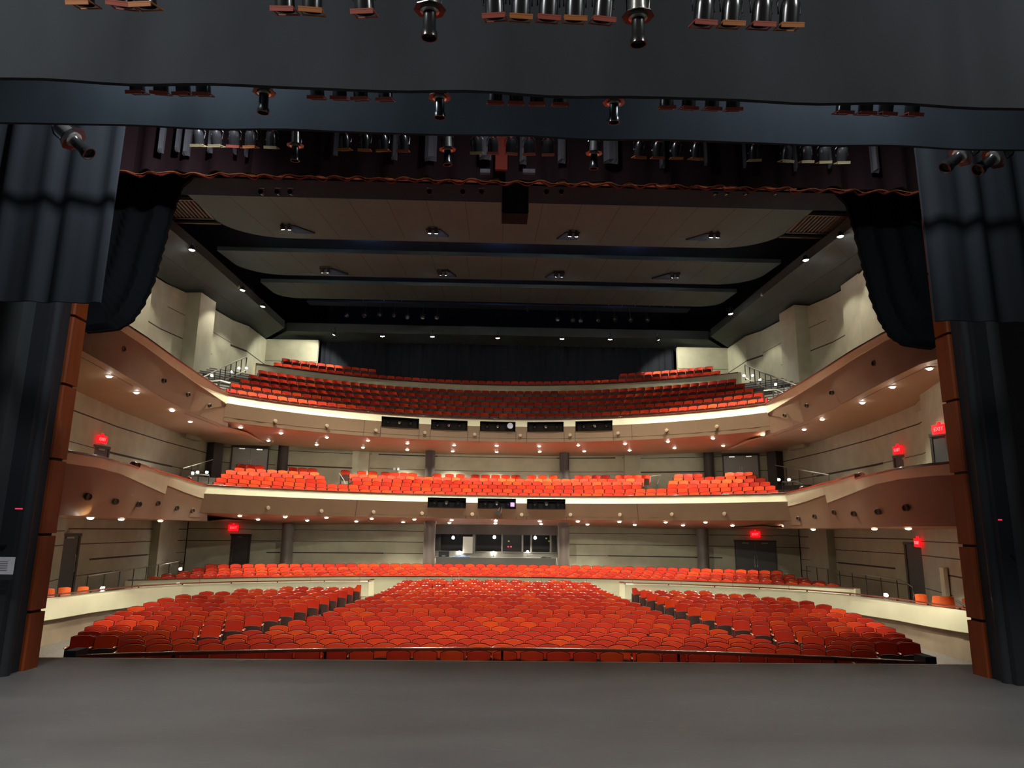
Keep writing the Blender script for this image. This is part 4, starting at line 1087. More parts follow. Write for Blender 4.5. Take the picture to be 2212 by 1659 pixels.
# lamp pairs hung in the ceiling panels
def lamp_pair(p, label, energy, aim, angle):
    root = empty('ceiling_lamp_pair', p); tag(root, label, 'lamp', 'ceiling lamp pairs')
    for dx in (-0.16, 0.16):
        q = Vector((p[0]+dx, p[1], p[2]))
        Mx = Matrix.Translation(q) @ Matrix.Rotation(R_(30), 4, 'X')
        m = MB(); m.lathe([(0.03, 0.26), (0.07, 0.24), (0.105, 0.1), (0.12, -0.02), (0.112, -0.02), (0.1, 0.06), (0, 0.08)], Mx, 14); m.build('lamp_can', M['darkmetal'], root, smooth=True)
        m = MB(); m.lathe([(0.0, -0.035), (0.07, -0.03), (0.108, -0.005), (0.0, 0.02)], Mx, 14); m.build('bulb', M['bulbcool'], root, smooth=True)
    m = MB(); m.box((p[0], p[1], p[2]+0.3), (0.6, 0.18, 0.08)); m.tube([(p[0], p[1], p[2]+0.3), (p[0], p[1], p[2]+0.75)], 0.03, 6); m.build('mount_bar', M['darkmetal'], root)
    m = MB(); m.poly([(p[0]-0.35, p[1]+0.1), (p[0]+0.35, p[1]+0.1), (p[0]+0.5-0.06*p[0], p[1]+0.95), (p[0]-0.5-0.06*p[0], p[1]+0.95)], p[2]+0.21, p[2]+0.36); m.build('notch_shadow', M['navy'], root)  # dark slab stands for the shadow in the lamp's ceiling notch
    lamp('SPOT', 'ceiling_lamp_beam', (p[0], p[1]-0.05, p[2]-0.1), energy, (1.0, 0.97, 0.80), aim=aim, size=0.16, angle=angle, blend=0.6)
for i, (x, y) in enumerate([(618, 495), (935, 503), (1238, 510), (1543, 512)]):
    p = atz(x, y, 15.66); lamp_pair(tuple(p), 'bright lamp pair hanging by the front ceiling panel, %s from the left' % ordinal(i+1), E_CLOUD, (p.x*0.95, 32.0, 0), 104)
for i, (x, y) in enumerate([(702, 588), (957, 593), (1207, 597), (1458, 599)]):
    p = atz(x, y, 15.66); lamp_pair(tuple(p), 'bright lamp pair hanging by the middle ceiling panel, %s from the left' % ordinal(i+1), E_CLOUD*1.4, (p.x*0.9, 31.0, 0), 72)

def flood(p, label, energy, aim, color=(1.0, 0.98, 0.82), angle=92):
    root = empty('flood_lamp', p); tag(root, label, 'lamp', 'flood lamps along the ceiling edge')
    v = (Vector(aim)-Vector(p)).normalized()
    Mx = Matrix.Translation(p) @ v.to_track_quat('-Z', 'Y').to_matrix().to_4x4()
    m = MB(); m.lathe([(0.05, 0.24), (0.10, 0.2), (0.14, 0.05), (0.15, 0.0), (0.14, 0.0), (0.12, 0.06), (0, 0.07)], Mx, 14); m.build('lamp_can', M['darkmetal'], root, smooth=True)
    m = MB(); m.lathe([(0.0, -0.05), (0.09, -0.035), (0.135, 0.0), (0.0, 0.03)], Mx, 14); m.build('bulb', M['bulbcool'], root, smooth=True)
    m = MB(); m.tube([Vector(p)-v*0.2, Vector(p)+Vector((0, 0, 0.45))], 0.025, 6); m.build('bracket', M['chrome'], root)
    lamp('SPOT', 'flood_beam', tuple(Vector(p)+v*0.16), energy, color, aim=aim, size=0.14, angle=angle, blend=0.3)
side_px = [(342, 483, 'left', 1), (410, 540, 'left', 2), (520, 627, 'left', 3), (564, 662, 'left', 4), (1820, 511, 'right', 1), (1745, 562, 'right', 2), (1582, 678, 'right', 3)]
for x, y, nm, k in side_px:
    p = atz(x, y, 14.85)
    s = -1 if nm == 'left' else 1
    p.x -= s*0.1
    flood(tuple(p), 'bright flood lamp on the %s edge of the dark ceiling, %s counted from the stage' % (nm, ordinal(k)), E_FLOOD, (s*15.9, p.y+0.5, 6.5))
    if p.y > 36:
        lamp('SPOT', 'flood_beam', (p.x-s*0.2, p.y, p.z-0.2), E_FLOOD*5.0, (1.0, 0.96, 0.8), aim=(s*10.5, p.y+1.0, 9.5), size=0.14, angle=76, blend=0.9)
for i, (x, y) in enumerate([(722, 722), (826, 726), (934, 727), (1075, 730), (1214, 732), (1318, 733), (1422, 733)]):
    p = atz(x, y, 14.3)
    e = E_FLOOD*3.0 if i in (0, 6) else E_FLOOD*0.03
    flood(tuple(p), 'flood lamp in the row above the upper balcony rear, %s from the left' % ordinal(i+1), e, (p.x*1.26 if i in (0, 6) else p.x, 47.4 if i in (0, 6) else 46.4, 10.6), angle=112)

# small wall fittings along the side soffit edges
for i, (x, y) in enumerate([(382, 519), (515, 620), (1775, 546), (1646, 637)]):
    p = atz(x, y, 15.05); root = empty('sensor_knob', p); tag(root, 'small pale fitting on the %s ceiling edge, %s flood lamp' % ('left' if x < 1000 else 'right', {382: 'between the first and second', 515: 'just before the third', 1775: 'between the first and second', 1646: 'before the rearmost'}[x]), 'fitting', 'small ceiling edge fittings')
    m = MB(); m.lathe([(0.0, -0.08), (0.07, -0.06), (0.09, 0.0), (0.06, 0.06), (0.06, 0.1)], Matrix.Translation(p), 12); m.build('knob', M['trimring'], root, smooth=True)

# ------------------------------------------------------------------ doors, exit signs
def text_mesh(txt, size, ext=0.01):
    c = bpy.data.curves.new('t', 'FONT'); c.body = txt; c.size = size; c.extrude = ext; c.align_x = 'CENTER'; c.align_y = 'CENTER'; c.resolution_u = 3
    o = bpy.data.objects.new('t', c); COL.objects.link(o)
    bpy.context.view_layer.update()
    me = bpy.data.meshes.new_from_object(o.evaluated_get(bpy.context.evaluated_depsgraph_get()))
    bpy.data.objects.remove(o); bpy.data.curves.remove(c)
    return me
EXIT = text_mesh('EXIT', 0.17)
EXIT.materials.append(M['exitglow'])
def exit_sign(loc, rz, label):
    root = empty('exit_sign', loc, rz); tag(root, label, 'sign', 'red exit signs')
    m = MB(); m.box((0, 0.03, 0), (0.50, 0.05, 0.30)); m.box((0, 0.04, 0.19), (0.08, 0.06, 0.1)); m.build('sign_box', M['exit'], root, local=True)
    o = bpy.data.objects.new('letters', EXIT); COL.objects.link(o); o.parent = root; o.rotation_euler = (R_(90), 0, 0); o.location = (0, 0.0, 0.0)
    lamp('POINT', 'exit_glow', (loc[0]+0.35*math.sin(rz), loc[1]-0.35*math.cos(rz), loc[2]), 0.10, (1, 0.02, 0.02), size=0.15)
dn = [0]
def door(loc, rz, w, h, leaf, lab_dark=False, double=True, open_=False):
    dn[0] += 1
    root = empty('door_%d' % dn[0], loc, rz); root['kind'] = 'structure'
    mt = M['doordark'] if lab_dark else M['door']
    m = MB()
    m.box((-w/2-0.04, 0, h/2), (0.08, 0.12, h)); m.box((w/2+0.04, 0, h/2), (0.08, 0.12, h)); m.box((0, 0, h+0.05), (w+0.2, 0.14, 0.1)); m.build('door_frame', M['nosing'], root, local=True)
    xs = ((-w/4, 1), (w/4, -1)) if double else ((0, 1),)
    for x, sd in xs:
        m = MB(); ww = w/2-0.008 if double else w-0.01
        m.box((x, -0.01, h/2), (ww, 0.05, h)); m.build('door_leaf', mt, root, local=True)
        m = MB(); m.box((x+(0.0 if double else 0.1), -0.06, h-0.06), (0.32, 0.06, 0.06)); m.build('door_closer', M['chrome'] if not lab_dark else M['railmetal'], root, local=True)
        m = MB(); hx = x+sd*(ww/2-0.06)
        m.tube([(hx, -0.05, h*0.42), (hx, -0.08, h*0.44), (hx, -0.08, h*0.68), (hx, -0.05, h*0.70)], 0.016, 6); m.build('door_handle', M['steel'], root, local=True)
# orchestra double doors at the rear corners, exit signs above
ang_o = math.atan2(40.0-38.3, 16.25-11.2)
for s, nm in ((-1, 'left'), (1, 'right')):
    door((s*14.1, 38.98, -1.05), s*-(-ang_o) if s < 0 else -ang_o, 2.0, 2.36, 0, lab_dark=True)
    exit_sign((s*14.1, 38.85, 1.72), ang_o if s < 0 else -ang_o, 'red EXIT sign above the double doors at the rear %s of the orchestra' % nm)
    a2 = math.atan2(42.6-40.9, 16.5-12.9)
    door((s*14.55, 41.78, 4.1), s*-a2 if s > 0 else a2, 1.95, 2.22, 0)
sa = math.atan2(15.6-12.6, 25.6-17.0)   # slope of the side splay
# right-hand side doors and signs
door((15.86, 27.15, 2.62), R_(-82), 1.05, 2.15, 0, lab_dark=True, double=False)
exit_sign((15.6, 27.2, 5.05), R_(-84), 'red EXIT sign on the right middle-level wall, the one farther from the stage')
door((14.02, 21.6, 2.62), R_(-69), 1.05, 2.25, 0, lab_dark=True, double=False)
exit_sign((13.72, 21.6, 5.05), R_(-74), 'red EXIT sign on the right middle-level wall, the one nearer the stage')
door((15.6, 26.4, -0.83), R_(-73), 1.1, 2.25, 0, lab_dark=True, double=False)
exit_sign((15.35, 26.1, 1.5), R_(-98), 'thin-looking red EXIT sign over the lowest side door at the right')
door((-15.93, 28.3, 2.62), R_(82), 1.05, 2.15, 0, lab_dark=True, double=False)
exit_sign((-15.7, 28.1, 5.08), R_(78), 'red EXIT sign on the left middle-level wall over a grey door')
door((-15.6, 26.4, -0.83), R_(73), 1.0, 2.2, 0, lab_dark=True, double=False)
o = MB(); o.box((14.62, 23.55, 0.25), (0.12, 0.5, 0.95), rz=R_(-19)); o = o.build('wall_panel', M['cream']); tag(o, 'pale square panel beside the lowest side door at the right', 'panel')

# ------------------------------------------------------------------ handrails
def railing(name, label, pts, h=0.9, posts=8, mat_=None, midrail=False, r=0.024, group=None):
    root = empty(name, tuple(pts[0])); tag(root, label, 'handrail', group)
    V = [Vector(p) for p in pts]
    m = MB(); m.tube([v+Vector((0, 0, h)) for v in V], r, 8)
    m.build('rail', mat_ or M['railmetal'], root, smooth=True)
    if midrail:
        m = MB(); m.tube([v+Vector((0, 0, h*0.15)) for v in V], r*0.8, 6); m.build('lower_rail', mat_ or M['railmetal'], root, smooth=True)
    L = [0]
    for a, b in zip(V[:-1], V[1:]): L.append(L[-1]+(b-a).length)
    for k in range(posts):
        d = L[-1]*k/(posts-1)
        for i in range(len(V)-1):
            if L[i] <= d+1e-6 <= L[i+1]+2e-6:
                t = (d-L[i])/max(1e-6, L[i+1]-L[i]); q = V[i]+(V[i+1]-V[i])*t; break
        m = MB(); m.tube([q, q+Vector((0, 0, h))], r*0.8, 6); m.build('post', M['darkmetal'], root, smooth=True)
    return root
a, b = at(190, 1245, 26.0), at(388, 1212, 35.0)
railing('side_handrail', 'long grey metal handrail climbing along the left orchestra wall', [(a.x, 26.0, a.z-0.9), (b.x, 35.0, b.z-0.9)], posts=8)
a, b, c = at(1742, 1222, 35.0), at(1945, 1253, 26.5), at(1972, 1268, 25.6)
railing('side_handrail', 'long grey metal handrail descending along the right orchestra wall', [(a.x, 35.0, a.z-0.9), (b.x, 26.5, b.z-0.9), (c.x, 25.6, c.z-0.9)], posts=9)
a, b = at(395, 1012, 30.5), at(459, 993, 39.5)
railing('side_handrail', 'thin grey handrail on the left middle-level stairs', [(a.x, 30.5, a.z-0.9), (b.x, 39.5, b.z-0.9)], posts=5)
a, b = at(1790, 1026, 30.5), at(1675, 1005, 39.5)
railing('side_handrail', 'thin grey handrail on the right middle-level stairs', [(a.x, 30.5, a.z-0.9), (b.x, 39.5, b.z-0.9)], posts=5)
for pxs, Y, nm in (([(406, 1030), (422, 1024), (452, 1027)], 35.0, 'left'), ([(1690, 1041), (1718, 1040), (1733, 1046)], 35.0, 'right')):
    P = [at(x, y, Y) for x, y in pxs]
    root = railing('guard_rail', 'short bright guard rail beside the %s end of the middle balcony seats' % nm, [p-Vector((0, 0, 0.7)) for p in P], h=0.7, posts=3, mat_=M['steel'], r=0.035)
# balcony stairs with rails
for s, nm in ((-1, 'left'), (1, 'right')):
    root = empty('balcony_stairs', (s*15, 36, 7.7)); tag(root, 'flight of pale striped steps at the %s end of the upper balcony' % nm, 'stairs', 'upper balcony stairs')
    zz = [BZ[0]-SEATH+0.0]
    n = 14
    for i in range(n):
        t = i/(n-1)
        Rr = (BD[0]-BYC)-0.7+(BD[4]-BD[0]+1.6)*t
        z = BZ[0]-SEATH-0.1+(BZ[4]-BZ[0]+0.75)*t
        xa = 13.95; xb = 16.6
        def ya(x): return BYC+math.sqrt(max(1.0, Rr*Rr-x*x))
        xb = min(xb, Rr*0.93)
        y1 = ya(xa); y2 = ya(xb)
        m = MB(); m.poly(mirror([(xa, y1), (xb, y2), (16.6, y2+1.2), (16.6, y1+1.4), (xa, y1+0.9)], s)[::s], z-0.5, z)
        m.build('step', M['step'], root)
        m = MB(); m.prof([[(s*xa, y1-0.012, z-0.045), (s*xb, y2-0.012, z-0.045)], [(s*xa, y1-0.012, z-0.005), (s*xb, y2-0.012, z-0.005)]])
        m.build('nosing', M['nosing'], root)
for s, nm, pxs in ((-1, 'left', [(425, 822), (497, 786), (533, 771)]), (1, 'right', [(1722, 833), (1643, 803), (1609, 788)])):
    Y = [33.5, 38.0, 40.5]
    P = [at(x, y, Yk)-Vector((0, 0, 0.95)) for (x, y), Yk in zip(pxs, Y)]
    railing('stair_railing', 'grey stair railing with thin posts at the %s end of the upper balcony' % nm, P, h=0.95, posts=10, midrail=True, r=0.035, group='upper balcony stair railings')
    pl = ([(445, 824), (476, 822), (498, 828)] if s < 0 else [(1649, 844), (1676, 841), (1690, 846)])
    P = [at(x, y, 34.8)-Vector((0, 0, 0.7)) for x, y in pl]
    railing('guard_rail', 'short bright guard rail above the front seats at the %s end of the upper balcony' % nm, P, h=0.7, posts=3, mat_=M['steel'], r=0.04)
# vomitory rails of the middle balcony
for pxs, nm in (([(733, 1022), (733, 1037), (746, 1046)], 'left'), ([(1405, 1029), (1418, 1026), (1420, 1046)], 'right')):
    P = [at(x, y, 39.8) for x, y in pxs]
    root = empty('aisle_rail', tuple(P[0])); tag(root, 'thin upright rail at the %s aisle gap of the middle balcony' % nm, 'handrail')
    m = MB(); m.tube([P[0]-Vector((0, 0, .3)), P[0], P[1]+Vector((.25, 0, 0)), P[2]], 0.025, 6); m.build('rail', M['steel'], root, smooth=True)
    m = MB(); m.tube([P[2]-Vector((0, 0, .5)), P[2]], 0.025, 6); m.build('post', M['darkmetal'], root)
# step lights: small glowing lamps on the rails and stairs
sl = [(457, 811, 36.5), (499, 803, 38.2), (516, 795, 39.5), (532, 795, 40.5), (1607, 811, 40.5), (1626, 811, 39.5), (1642, 820, 38.2), (1676, 830, 36.5), (415, 1022, 33.5), (426, 1020, 34.3), (446, 1020, 35.5), (1683, 1036, 35.5), (1705, 1036, 34.3), (220, 1272, 24.8), (389, 1229, 34.5), (1915, 1286, 25.5)]
for i, (x, y, Y) in enumerate(sl):
    p = at(x, y, Y); root = empty('step_lamp', p)
    where = 'left upper balcony stairs' if i < 4 else 'right upper balcony stairs' if i < 8 else 'left middle-level stairs' if i < 11 else 'right middle-level stairs' if i < 13 else ''
    lab = 'tiny lit step lamp on the %s, %s from the left' % (where, ordinal(i+1-(0 if i < 4 else 4 if i < 8 else 8 if i < 11 else 11))) if where else ['tiny lit lamp low behind the loose chairs at left', 'tiny lit lamp at the top end of the left orchestra handrail', 'tiny lit lamp under the right orchestra handrail'][i-13]
    tag(root, lab, 'lamp', 'tiny step lamps')
    m = MB(); m.lathe([(0, -0.05), (0.045, -0.035), (0.055, 0), (0.045, 0.035), (0, 0.05)], Matrix.Translation(p), 10); m.build('bulb', M['bulbcool'], root, smooth=True)
    m = MB(); m.box(p+Vector((0, 0.06, 0)), (0.16, 0.04, 0.16)); m.build('back_plate', M['darkmetal'], root)

# ------------------------------------------------------------------ control booth
BY = 41.05
wall('wall_booth_header', [(-3.62, BY), (3.62, BY)], 1.52, 2.3, centre=(0, 25), thick=0.2, mats=[M['column'], M['groove']])
wall('wall_booth_sill', [(-3.62, BY), (3.62, BY)], -1.6, 0.55, centre=(0, 25), thick=0.25, mats=[M['mullion'], M['groove']])
m = MB(); m.box((0, BY+3.2, 0.9), (9, 0.1, 3.4)); m.box((-4.2, BY+1.7, 0.9), (0.1, 3.2, 3.4)); m.box((4.2, BY+1.7, 0.9), (0.1, 3.2, 3.4)); m.box((0, BY+1.7, 2.35), (9, 3.3, 0.1)); m.box((0, BY+1.7, -0.8), (9, 3.3, 0.1))
m.build('wall_booth_interior', M['boothwall'], kind='structure')
bx = lambda px: at(px, 1175, BY).x
panes = [(933, 1022), (1029, 1083), (1087, 1127), (1131, 1146), (1148, 1188), (1190, 1205)]
for i, (a, b) in enumerate(panes):
    xa, xb = bx(a), bx(b)
    root = empty('window_%d' % (i+1), ((xa+xb)/2, BY, 0.55)); root['kind'] = 'structure'
    if i != 2:
        m = MB(); m.box(((xa+xb)/2, BY+0.05, 1.03), (xb-xa, 0.012, 0.97)); m.build('pane', M['glass'], root)
    m = MB(); m.box((xb+0.04 if i < 5 else xb, BY+0.05, 1.03), (0.09 if i not in (0,) else 0.16, 0.14, 0.97)); m.box(((xa+xb)/2, BY+0.03, 0.56), (xb-xa, 0.16, 0.05)); m.build('window_frame', M['mullion'], root)
m = MB(); xa, xb = bx(1000), bx(1021); m.box(((xa+xb)/2, BY-0.04, 0.93), (xb-xa, 0.04, 0.92)); o = m.build('board', M['whiteboard']); tag(o, 'pale rectangular board standing inside the left booth window', 'board')
m = MB(); m.box((-0.05, 39.75, -0.4), (6.9, 0.75, 1.42)); o = m.build('control_desk', M['desk']); tag(o, 'long dark grey control desk in front of the booth windows', 'desk')
xa, xb = at(948, 1197, 39.7).x, at(970, 1197, 39.7).x
root = empty('desk_speaker', ((xa+xb)/2, 39.7, 0.31)); tag(root, 'small black box standing on the left end of the control desk', 'equipment box')
m = MB(); m.box(((xa+xb)/2, 39.7, 0.46), (xb-xa, 0.4, 0.30)); m.build('case', M['stageblack'], root)
m = MB(); m.box(((xa+xb)/2, 39.48, 0.36), (0.2, 0.02, 0.05)); m.build('front_plate', M['chrome'], root)
xa, xb = at(977, 1200, 39.7).x, at(1016, 1200, 39.7).x
m = MB(); m.prof([[(xa+(xb-xa)*k/8, 39.45+0.4*j/3, 0.315+0.07*math.sin(k*1.3+j)*math.sin(PI*k/8)**1 * (1 if 0 < j < 3 else 0.2)+0.03) for k in range(9)] for j in range(4)]); m.box(((xa+xb)/2, 39.65, 0.325), (xb-xa, 0.4, 0.03)); o = m.build('blue_cloth', M['bluecloth']); tag(o, 'crumpled blue cloth lying on the control desk', 'cloth')
xa, xb = at(1168, 1200, 39.7).x, at(1190, 1200, 39.7).x
m = MB(); m.box(((xa+xb)/2, 39.7, 0.335), (xb-xa, 0.3, 0.05)); m.box(((xa+xb)/2-0.1, 39.7, 0.37), (0.2, 0.2, 0.03)); o = m.build('desk_console', M['darkmetal']); tag(o, 'low dark console on the right end of the control desk', 'console')
for i, (x, y) in enumerate([(979, 1161.5), (1068, 1160.5), (1156, 1162)]):  # added bulbs stand for downlight reflections in the booth glass
    p = at(x, y, BY+0.9); root = empty('booth_reflection', p); tag(root, 'lit bulb imitating a booth glass reflection, %s from the left in the upper line' % ordinal(i+1), 'lamp', 'bulbs imitating reflections at the control booth')
    m = MB(); m.lathe([(0, -0.085), (0.06, -0.06), (0.08, 0), (0.06, 0.06), (0.02, 0.1)], Matrix.Translation(p), 12); m.build('bulb', M['bulbcool'], root, smooth=True)
    m = MB(); m.tube([p+Vector((0, 0, .1)), p+Vector((0, 0, 1.0))], 0.01, 5); m.build('cord', M['darkmetal'], root)
    lamp('POINT', 'booth_reflection_light', tuple(p-Vector((0, 0, 0.15))), 0.35, (1, .92, .8), size=0.08)
for i, (x, y) in enumerate([(992, 1192.5), (1066, 1193.5), (1140, 1191.5)]):  # lower row of reflections, likewise built as glowing bulbs
    p = at(x, y, BY-0.1); root = empty('lower_booth_reflection', p); tag(root, 'small lit bulb imitating a reflection below the booth windows, %s from the left' % ordinal(i+1), 'lamp', 'bulbs imitating reflections at the control booth')
    m = MB(); m.lathe([(0, -0.06), (0.05, -0.04), (0.065, 0), (0.05, 0.04), (0, 0.06)], Matrix.Translation(p), 12); m.build('bulb', M['bulbcool'], root, smooth=True)
    m = MB(); m.tube([p+Vector((0, 0.02, -.05)), p+Vector((0, 0.02, -.3))], 0.012, 5); m.build('stem', M['darkmetal'], root)
for i, (x, y, mm, nm) in enumerate([(1098, 1181, 'redled', 'red'), (1104, 1181, 'redled', 'red'), (1099, 1169, 'greenled', 'yellow-green'), (1180, 1163, 'greenled', 'yellow-green'), (1186, 1169, 'greenled', 'yellow-green')]):
    p = at(x, y, BY+1.2); m = MB(); m.box(p, (0.09, 0.05, 0.07)); o = m.build('indicator_lamp', M[mm]); tag(o, ['left one of two tiny red indicator lamps in the open booth window', 'right one of two tiny red indicator lamps in the open booth window', 'tiny yellow-green indicator in the open booth window', 'tiny yellow-green indicator in the right booth pane, upper one', 'tiny yellow-green indicator in the right booth pane, lower one'][i], 'lamp', 'booth indicators')
for px, nm in ((938, 'left'), (1201, 'right')):
    p = at(px, 1212, 39.2); m = MB(); m.tube([p+Vector((0, 0, -.6)), p+Vector((0.02, 0, 0.12))], 0.015, 5); m.tube([p+Vector((0.12, 0, -.6)), p+Vector((0.05, 0, 0.18))], 0.015, 5); o = m.build('stand_poles', M['cream']); tag(o, 'thin pale pole pair at the %s end of the control desk' % nm, 'stand')
for px, nm in ((856, 'left'), (1349, 'right')):
    p = at(px, 1013, 44.0); root = empty('wall_plates', p)
    tag(root, 'pair of white wall plates on the %s rear wall of the middle level' % nm, 'wall plate')
    for d in (-0.12, 0.12):
        m = MB(); m.box((p.x+d, (44.05 if abs(p.x) > 4.2 else 44.4)+(-0.02), p.z), (0.13, 0.06, 0.16)); m.build('plate', M['paper'], root)

# ------------------------------------------------------------------ pit rail
rail_px = [(150, 1419), (175, 1417), (260, 1413.5), (400, 1409.5), (600, 1404.5), (850, 1401), (1085, 1400.5), (1330, 1404), (1560, 1410), (1780, 1420), (1920, 1427), (2012, 1432)]
RZ = -0.735
P = [atz(x, y, RZ) for x, y in rail_px]
Pf = []
for a, b in zip(P[:-1], P[1:]):
    for k in range(5): Pf.append(a+(b-a)*k/5)
Pf.append(P[-1])
root = empty('pit_rail', (0, P[6].y, -1.7)); tag(root, 'low glossy wooden pit rail with clear panels in front of the first seat row', 'railing')
m = MB(); m.prof([[(p.x, p.y+d, RZ+h) for p in Pf] for d, h in ((0.0, -0.05), (0.0, 0.0), (0.02, 0.015), (0.10, 0.015), (0.12, 0.0), (0.12, -0.05))], closed=True)
m.build('top_rail', M['cap'], root, smooth=True)
m = MB(); m.prof([[(p.x, p.y+d, z) for p in Pf] for d, z in ((0.04, RZ-0.05), (0.04, -1.7), (0.06, -1.7), (0.06, RZ-0.05))], closed=True)
m.build('clear_panel', M['perspex'], root)
for k in (0, 6, 14, 22, 30, 38, 46, 55):
    m = MB(); p = Pf[k]; m.box((p.x, p.y+0.08, -1.22), (0.05, 0.05, 0.95)); m.build('post', M['standard'], root)
for k, nm in ((0, 'left'), (-1, 'right')):
    p = Pf[k]; m = MB(); m.box((p.x, p.y+0.2, -1.15), (0.22, 0.4, 1.05)); o = m.build('rail_pillar', M['stageblack']); tag(o, 'short black pillar ending the pit rail at the %s' % nm, 'pillar')

# ------------------------------------------------------------------ seats
def seat_geo(nx, nz, detail):
    """returns dict part -> MB; seat faces -Y, floor at z 0, top at SEATH"""
    H = SEATH
    def by(x, z): return 0.05+0.13*(z-0.3)/0.54-0.055*(x/0.25)**2
    def ztop(x): return H-0.008-0.042*abs(x/0.25)**2.4
    def sheet(hw, z0, dy, grow):
        rows = []
        for k in range(nz+1):
            t = k/nz; r = []
            for i in range(nx+1):
                u = -1+2*i/nx
                w = hw*(1-0.05*(1-t))
                x = u*w
                z = z0+(ztop(x)+grow-z0)*t
                bul = (1-u*u)*0.02*math.sin(PI*min(1, t*1.05)) if dy < 0 else 0
                r.append((x, by(x, z)+dy-bul, z))
            rows.append(r)
        return rows
    def closed_sheet(front, back):
        m = MB(); m.prof(front[::-1]); m.prof(back)
        ring = lambda rr: rr[0]+[r[-1] for r in rr[1:]]+rr[-1][-2::-1]+[r[0] for r in rr[-2:0:-1]]
        f, b = ring(front), ring(back)
        m.strip(f+[f[0]], b+[b[0]])
        return m
    out = {}
    out['backrest'] = closed_sheet(sheet(0.25, 0.30, -0.03, 0), sheet(0.25, 0.30, 0.018, 0))
    out['back_shell'] = closed_sheet(sheet(0.262, 0.26, 0.012, 0.018), sheet(0.262, 0.26, 0.045, 0.014))
    def pan(y, hw, zt, z0, bow):
        rows = []
        for k in range(3 if detail else 2):
            t = k/(2 if detail else 1); r = []
            for i in range(nx+1):
                u = -1+2*i/nx; x = u*hw*(0.94+0.06*t)
                z = z0+(zt-0.035*abs(u)**2.2-z0)*t
                r.append((x, y-0.05*t-bow*(1-u*u), z))
            rows.append(r)
        return rows
    out['seat_pan'] = closed_sheet(pan(-0.13, 0.235, 0.585, 0.20, 0.015), pan(-0.095, 0.235, 0.585, 0.20, 0.0))
    out['seat_cushion'] = closed_sheet(pan(-0.094, 0.23, 0.60, 0.24, 0.0), pan(-0.03, 0.22, 0.575, 0.26, 0.0))
    st = MB()
    st.poly([(-0.29, -0.16), (-0.262, -0.16), (-0.262, 0.16), (-0.29, 0.16)], 0.10, 0.585)
    st.box((-0.276, 0.02, 0.05), (0.05, 0.24, 0.10))
    out['side_standard'] = st
    ar = MB()
    if detail:
        ar.prof([[(-0.276+0.032*math.cos(PI*k/6)*f, y, 0.585+0.03*math.sin(PI*k/6)*f2) for k in range(7)] for y, f, f2 in ((-0.23, .6, .5), (-0.20, 1, 1), (0.12, 1, 1), (0.15, .6, .5))], closed=True)
    else:
        ar.box((-0.276, -0.04, 0.6), (0.06, 0.36, 0.035))
    out['armrest'] = ar
    return out
SEAT_MAT = {'backrest': 'fabric', 'back_shell': 'shell', 'seat_pan': 'pan', 'seat_cushion': 'fabric', 'side_standard': 'standard', 'armrest': 'arm'}
HI = seat_geo(8, 5, True)
LO = seat_geo(4, 1, False)

seats = []   # (distance, x, y, z floor, rot, row label, block label, index)
def add_row(yc, R, zf, xa, xb, rowlab, block, tier_, par=None, pitch=0.56):
    aa, ab = math.asin(max(-.999, xa/R)), math.asin(min(.999, xb/R))
    n = max(1, int(round(R*(ab-aa)/pitch)))
    if par is not None and n % 2 != par % 2: n += 1
    for i in range(n):
        a = aa+(ab-aa)*(i+0.5)/n
        x, y = R*math.sin(a), yc+R*math.cos(a)
        z = zf(x) if callable(zf) else zf
        seats.append((math.dist((x, y, z), CAM), x, y, z, -a, rowlab, block, i+1, tier_, i == n-1))
ZF = lambda k: (lambda x: OZ[k]-SEATH+side_rise(x))
RO = lambda k: OD[k]-OYC
ax = lambda px, k: arc_x(px, OYC, RO(k), OZ[k])
def sym(pl, pr, k): return 0.5*(ax(pr, k)-ax(pl, k))
# rows on the pit floor
x0 = sym(317, 1830, 0)
for a, b, nm in ((-x0, arc_x(810, OYC, RO(0), OZ[0]), 'left part'), (arc_x(831, OYC, RO(0), OZ[0]), arc_x(1351, OYC, RO(0), OZ[0]), 'middle part'), (arc_x(1373, OYC, RO(0), OZ[0]), x0, 'right part')):
    add_row(OYC, RO(0), ZF(0), a, b, 'first', nm, 'o')
for k in (1, 2):
    x1 = sym(252, 1893, k)
    add_row(OYC, RO(k), ZF(k), -x1, x1, ordinal(k+1), 'full width', 'o', k)
ENDL = {4: 519, 5: 579, 6: 619, 7: 660, 8: 695, 9: 720, 10: 744, 11: 765, 12: 787, 13: 806, 14: 822, 15: 836, 16: 848, 17: 857, 18: 868}
for k in range(3, 19):
    px = ENDL.get(k, 486)
    xl = -arc_x(px, OYC, RO(k), OZ[k])
    add_row(OYC, RO(k), ZF(k), -xl, xl, ordinal(k+1), 'centre block', 'o', k)
BLK_OUT = {3: 150.6, 4: 165, 5: 178, 6: 197.7, 7: 223, 8: 246, 9: 271.5, 10: 305.5, 11: 338, 12: 377, 13: 427.5, 14: 505, 15: 602, 16: 700}
BLK_IN = {3: 355, 4: 417, 5: 480, 6: 529, 7: 569, 8: 605, 9: 638, 10: 667, 11: 691, 12: 713, 13: 731, 14: 751, 15: 766, 16: 780}
for k in range(3, 17):
    zo = OZ[k]+0.09
    xo = -arc_x(BLK_OUT[k], OYC, RO(k), zo); xi = -arc_x(BLK_IN[k], OYC, RO(k), OZ[k]+.04)
    add_row(OYC, RO(k), ZF(k), -xo, -xi, ordinal(k+1), 'left block', 'o')
    add_row(OYC, RO(k), ZF(k), xi, xo, ordinal(k+1), 'right block', 'o')
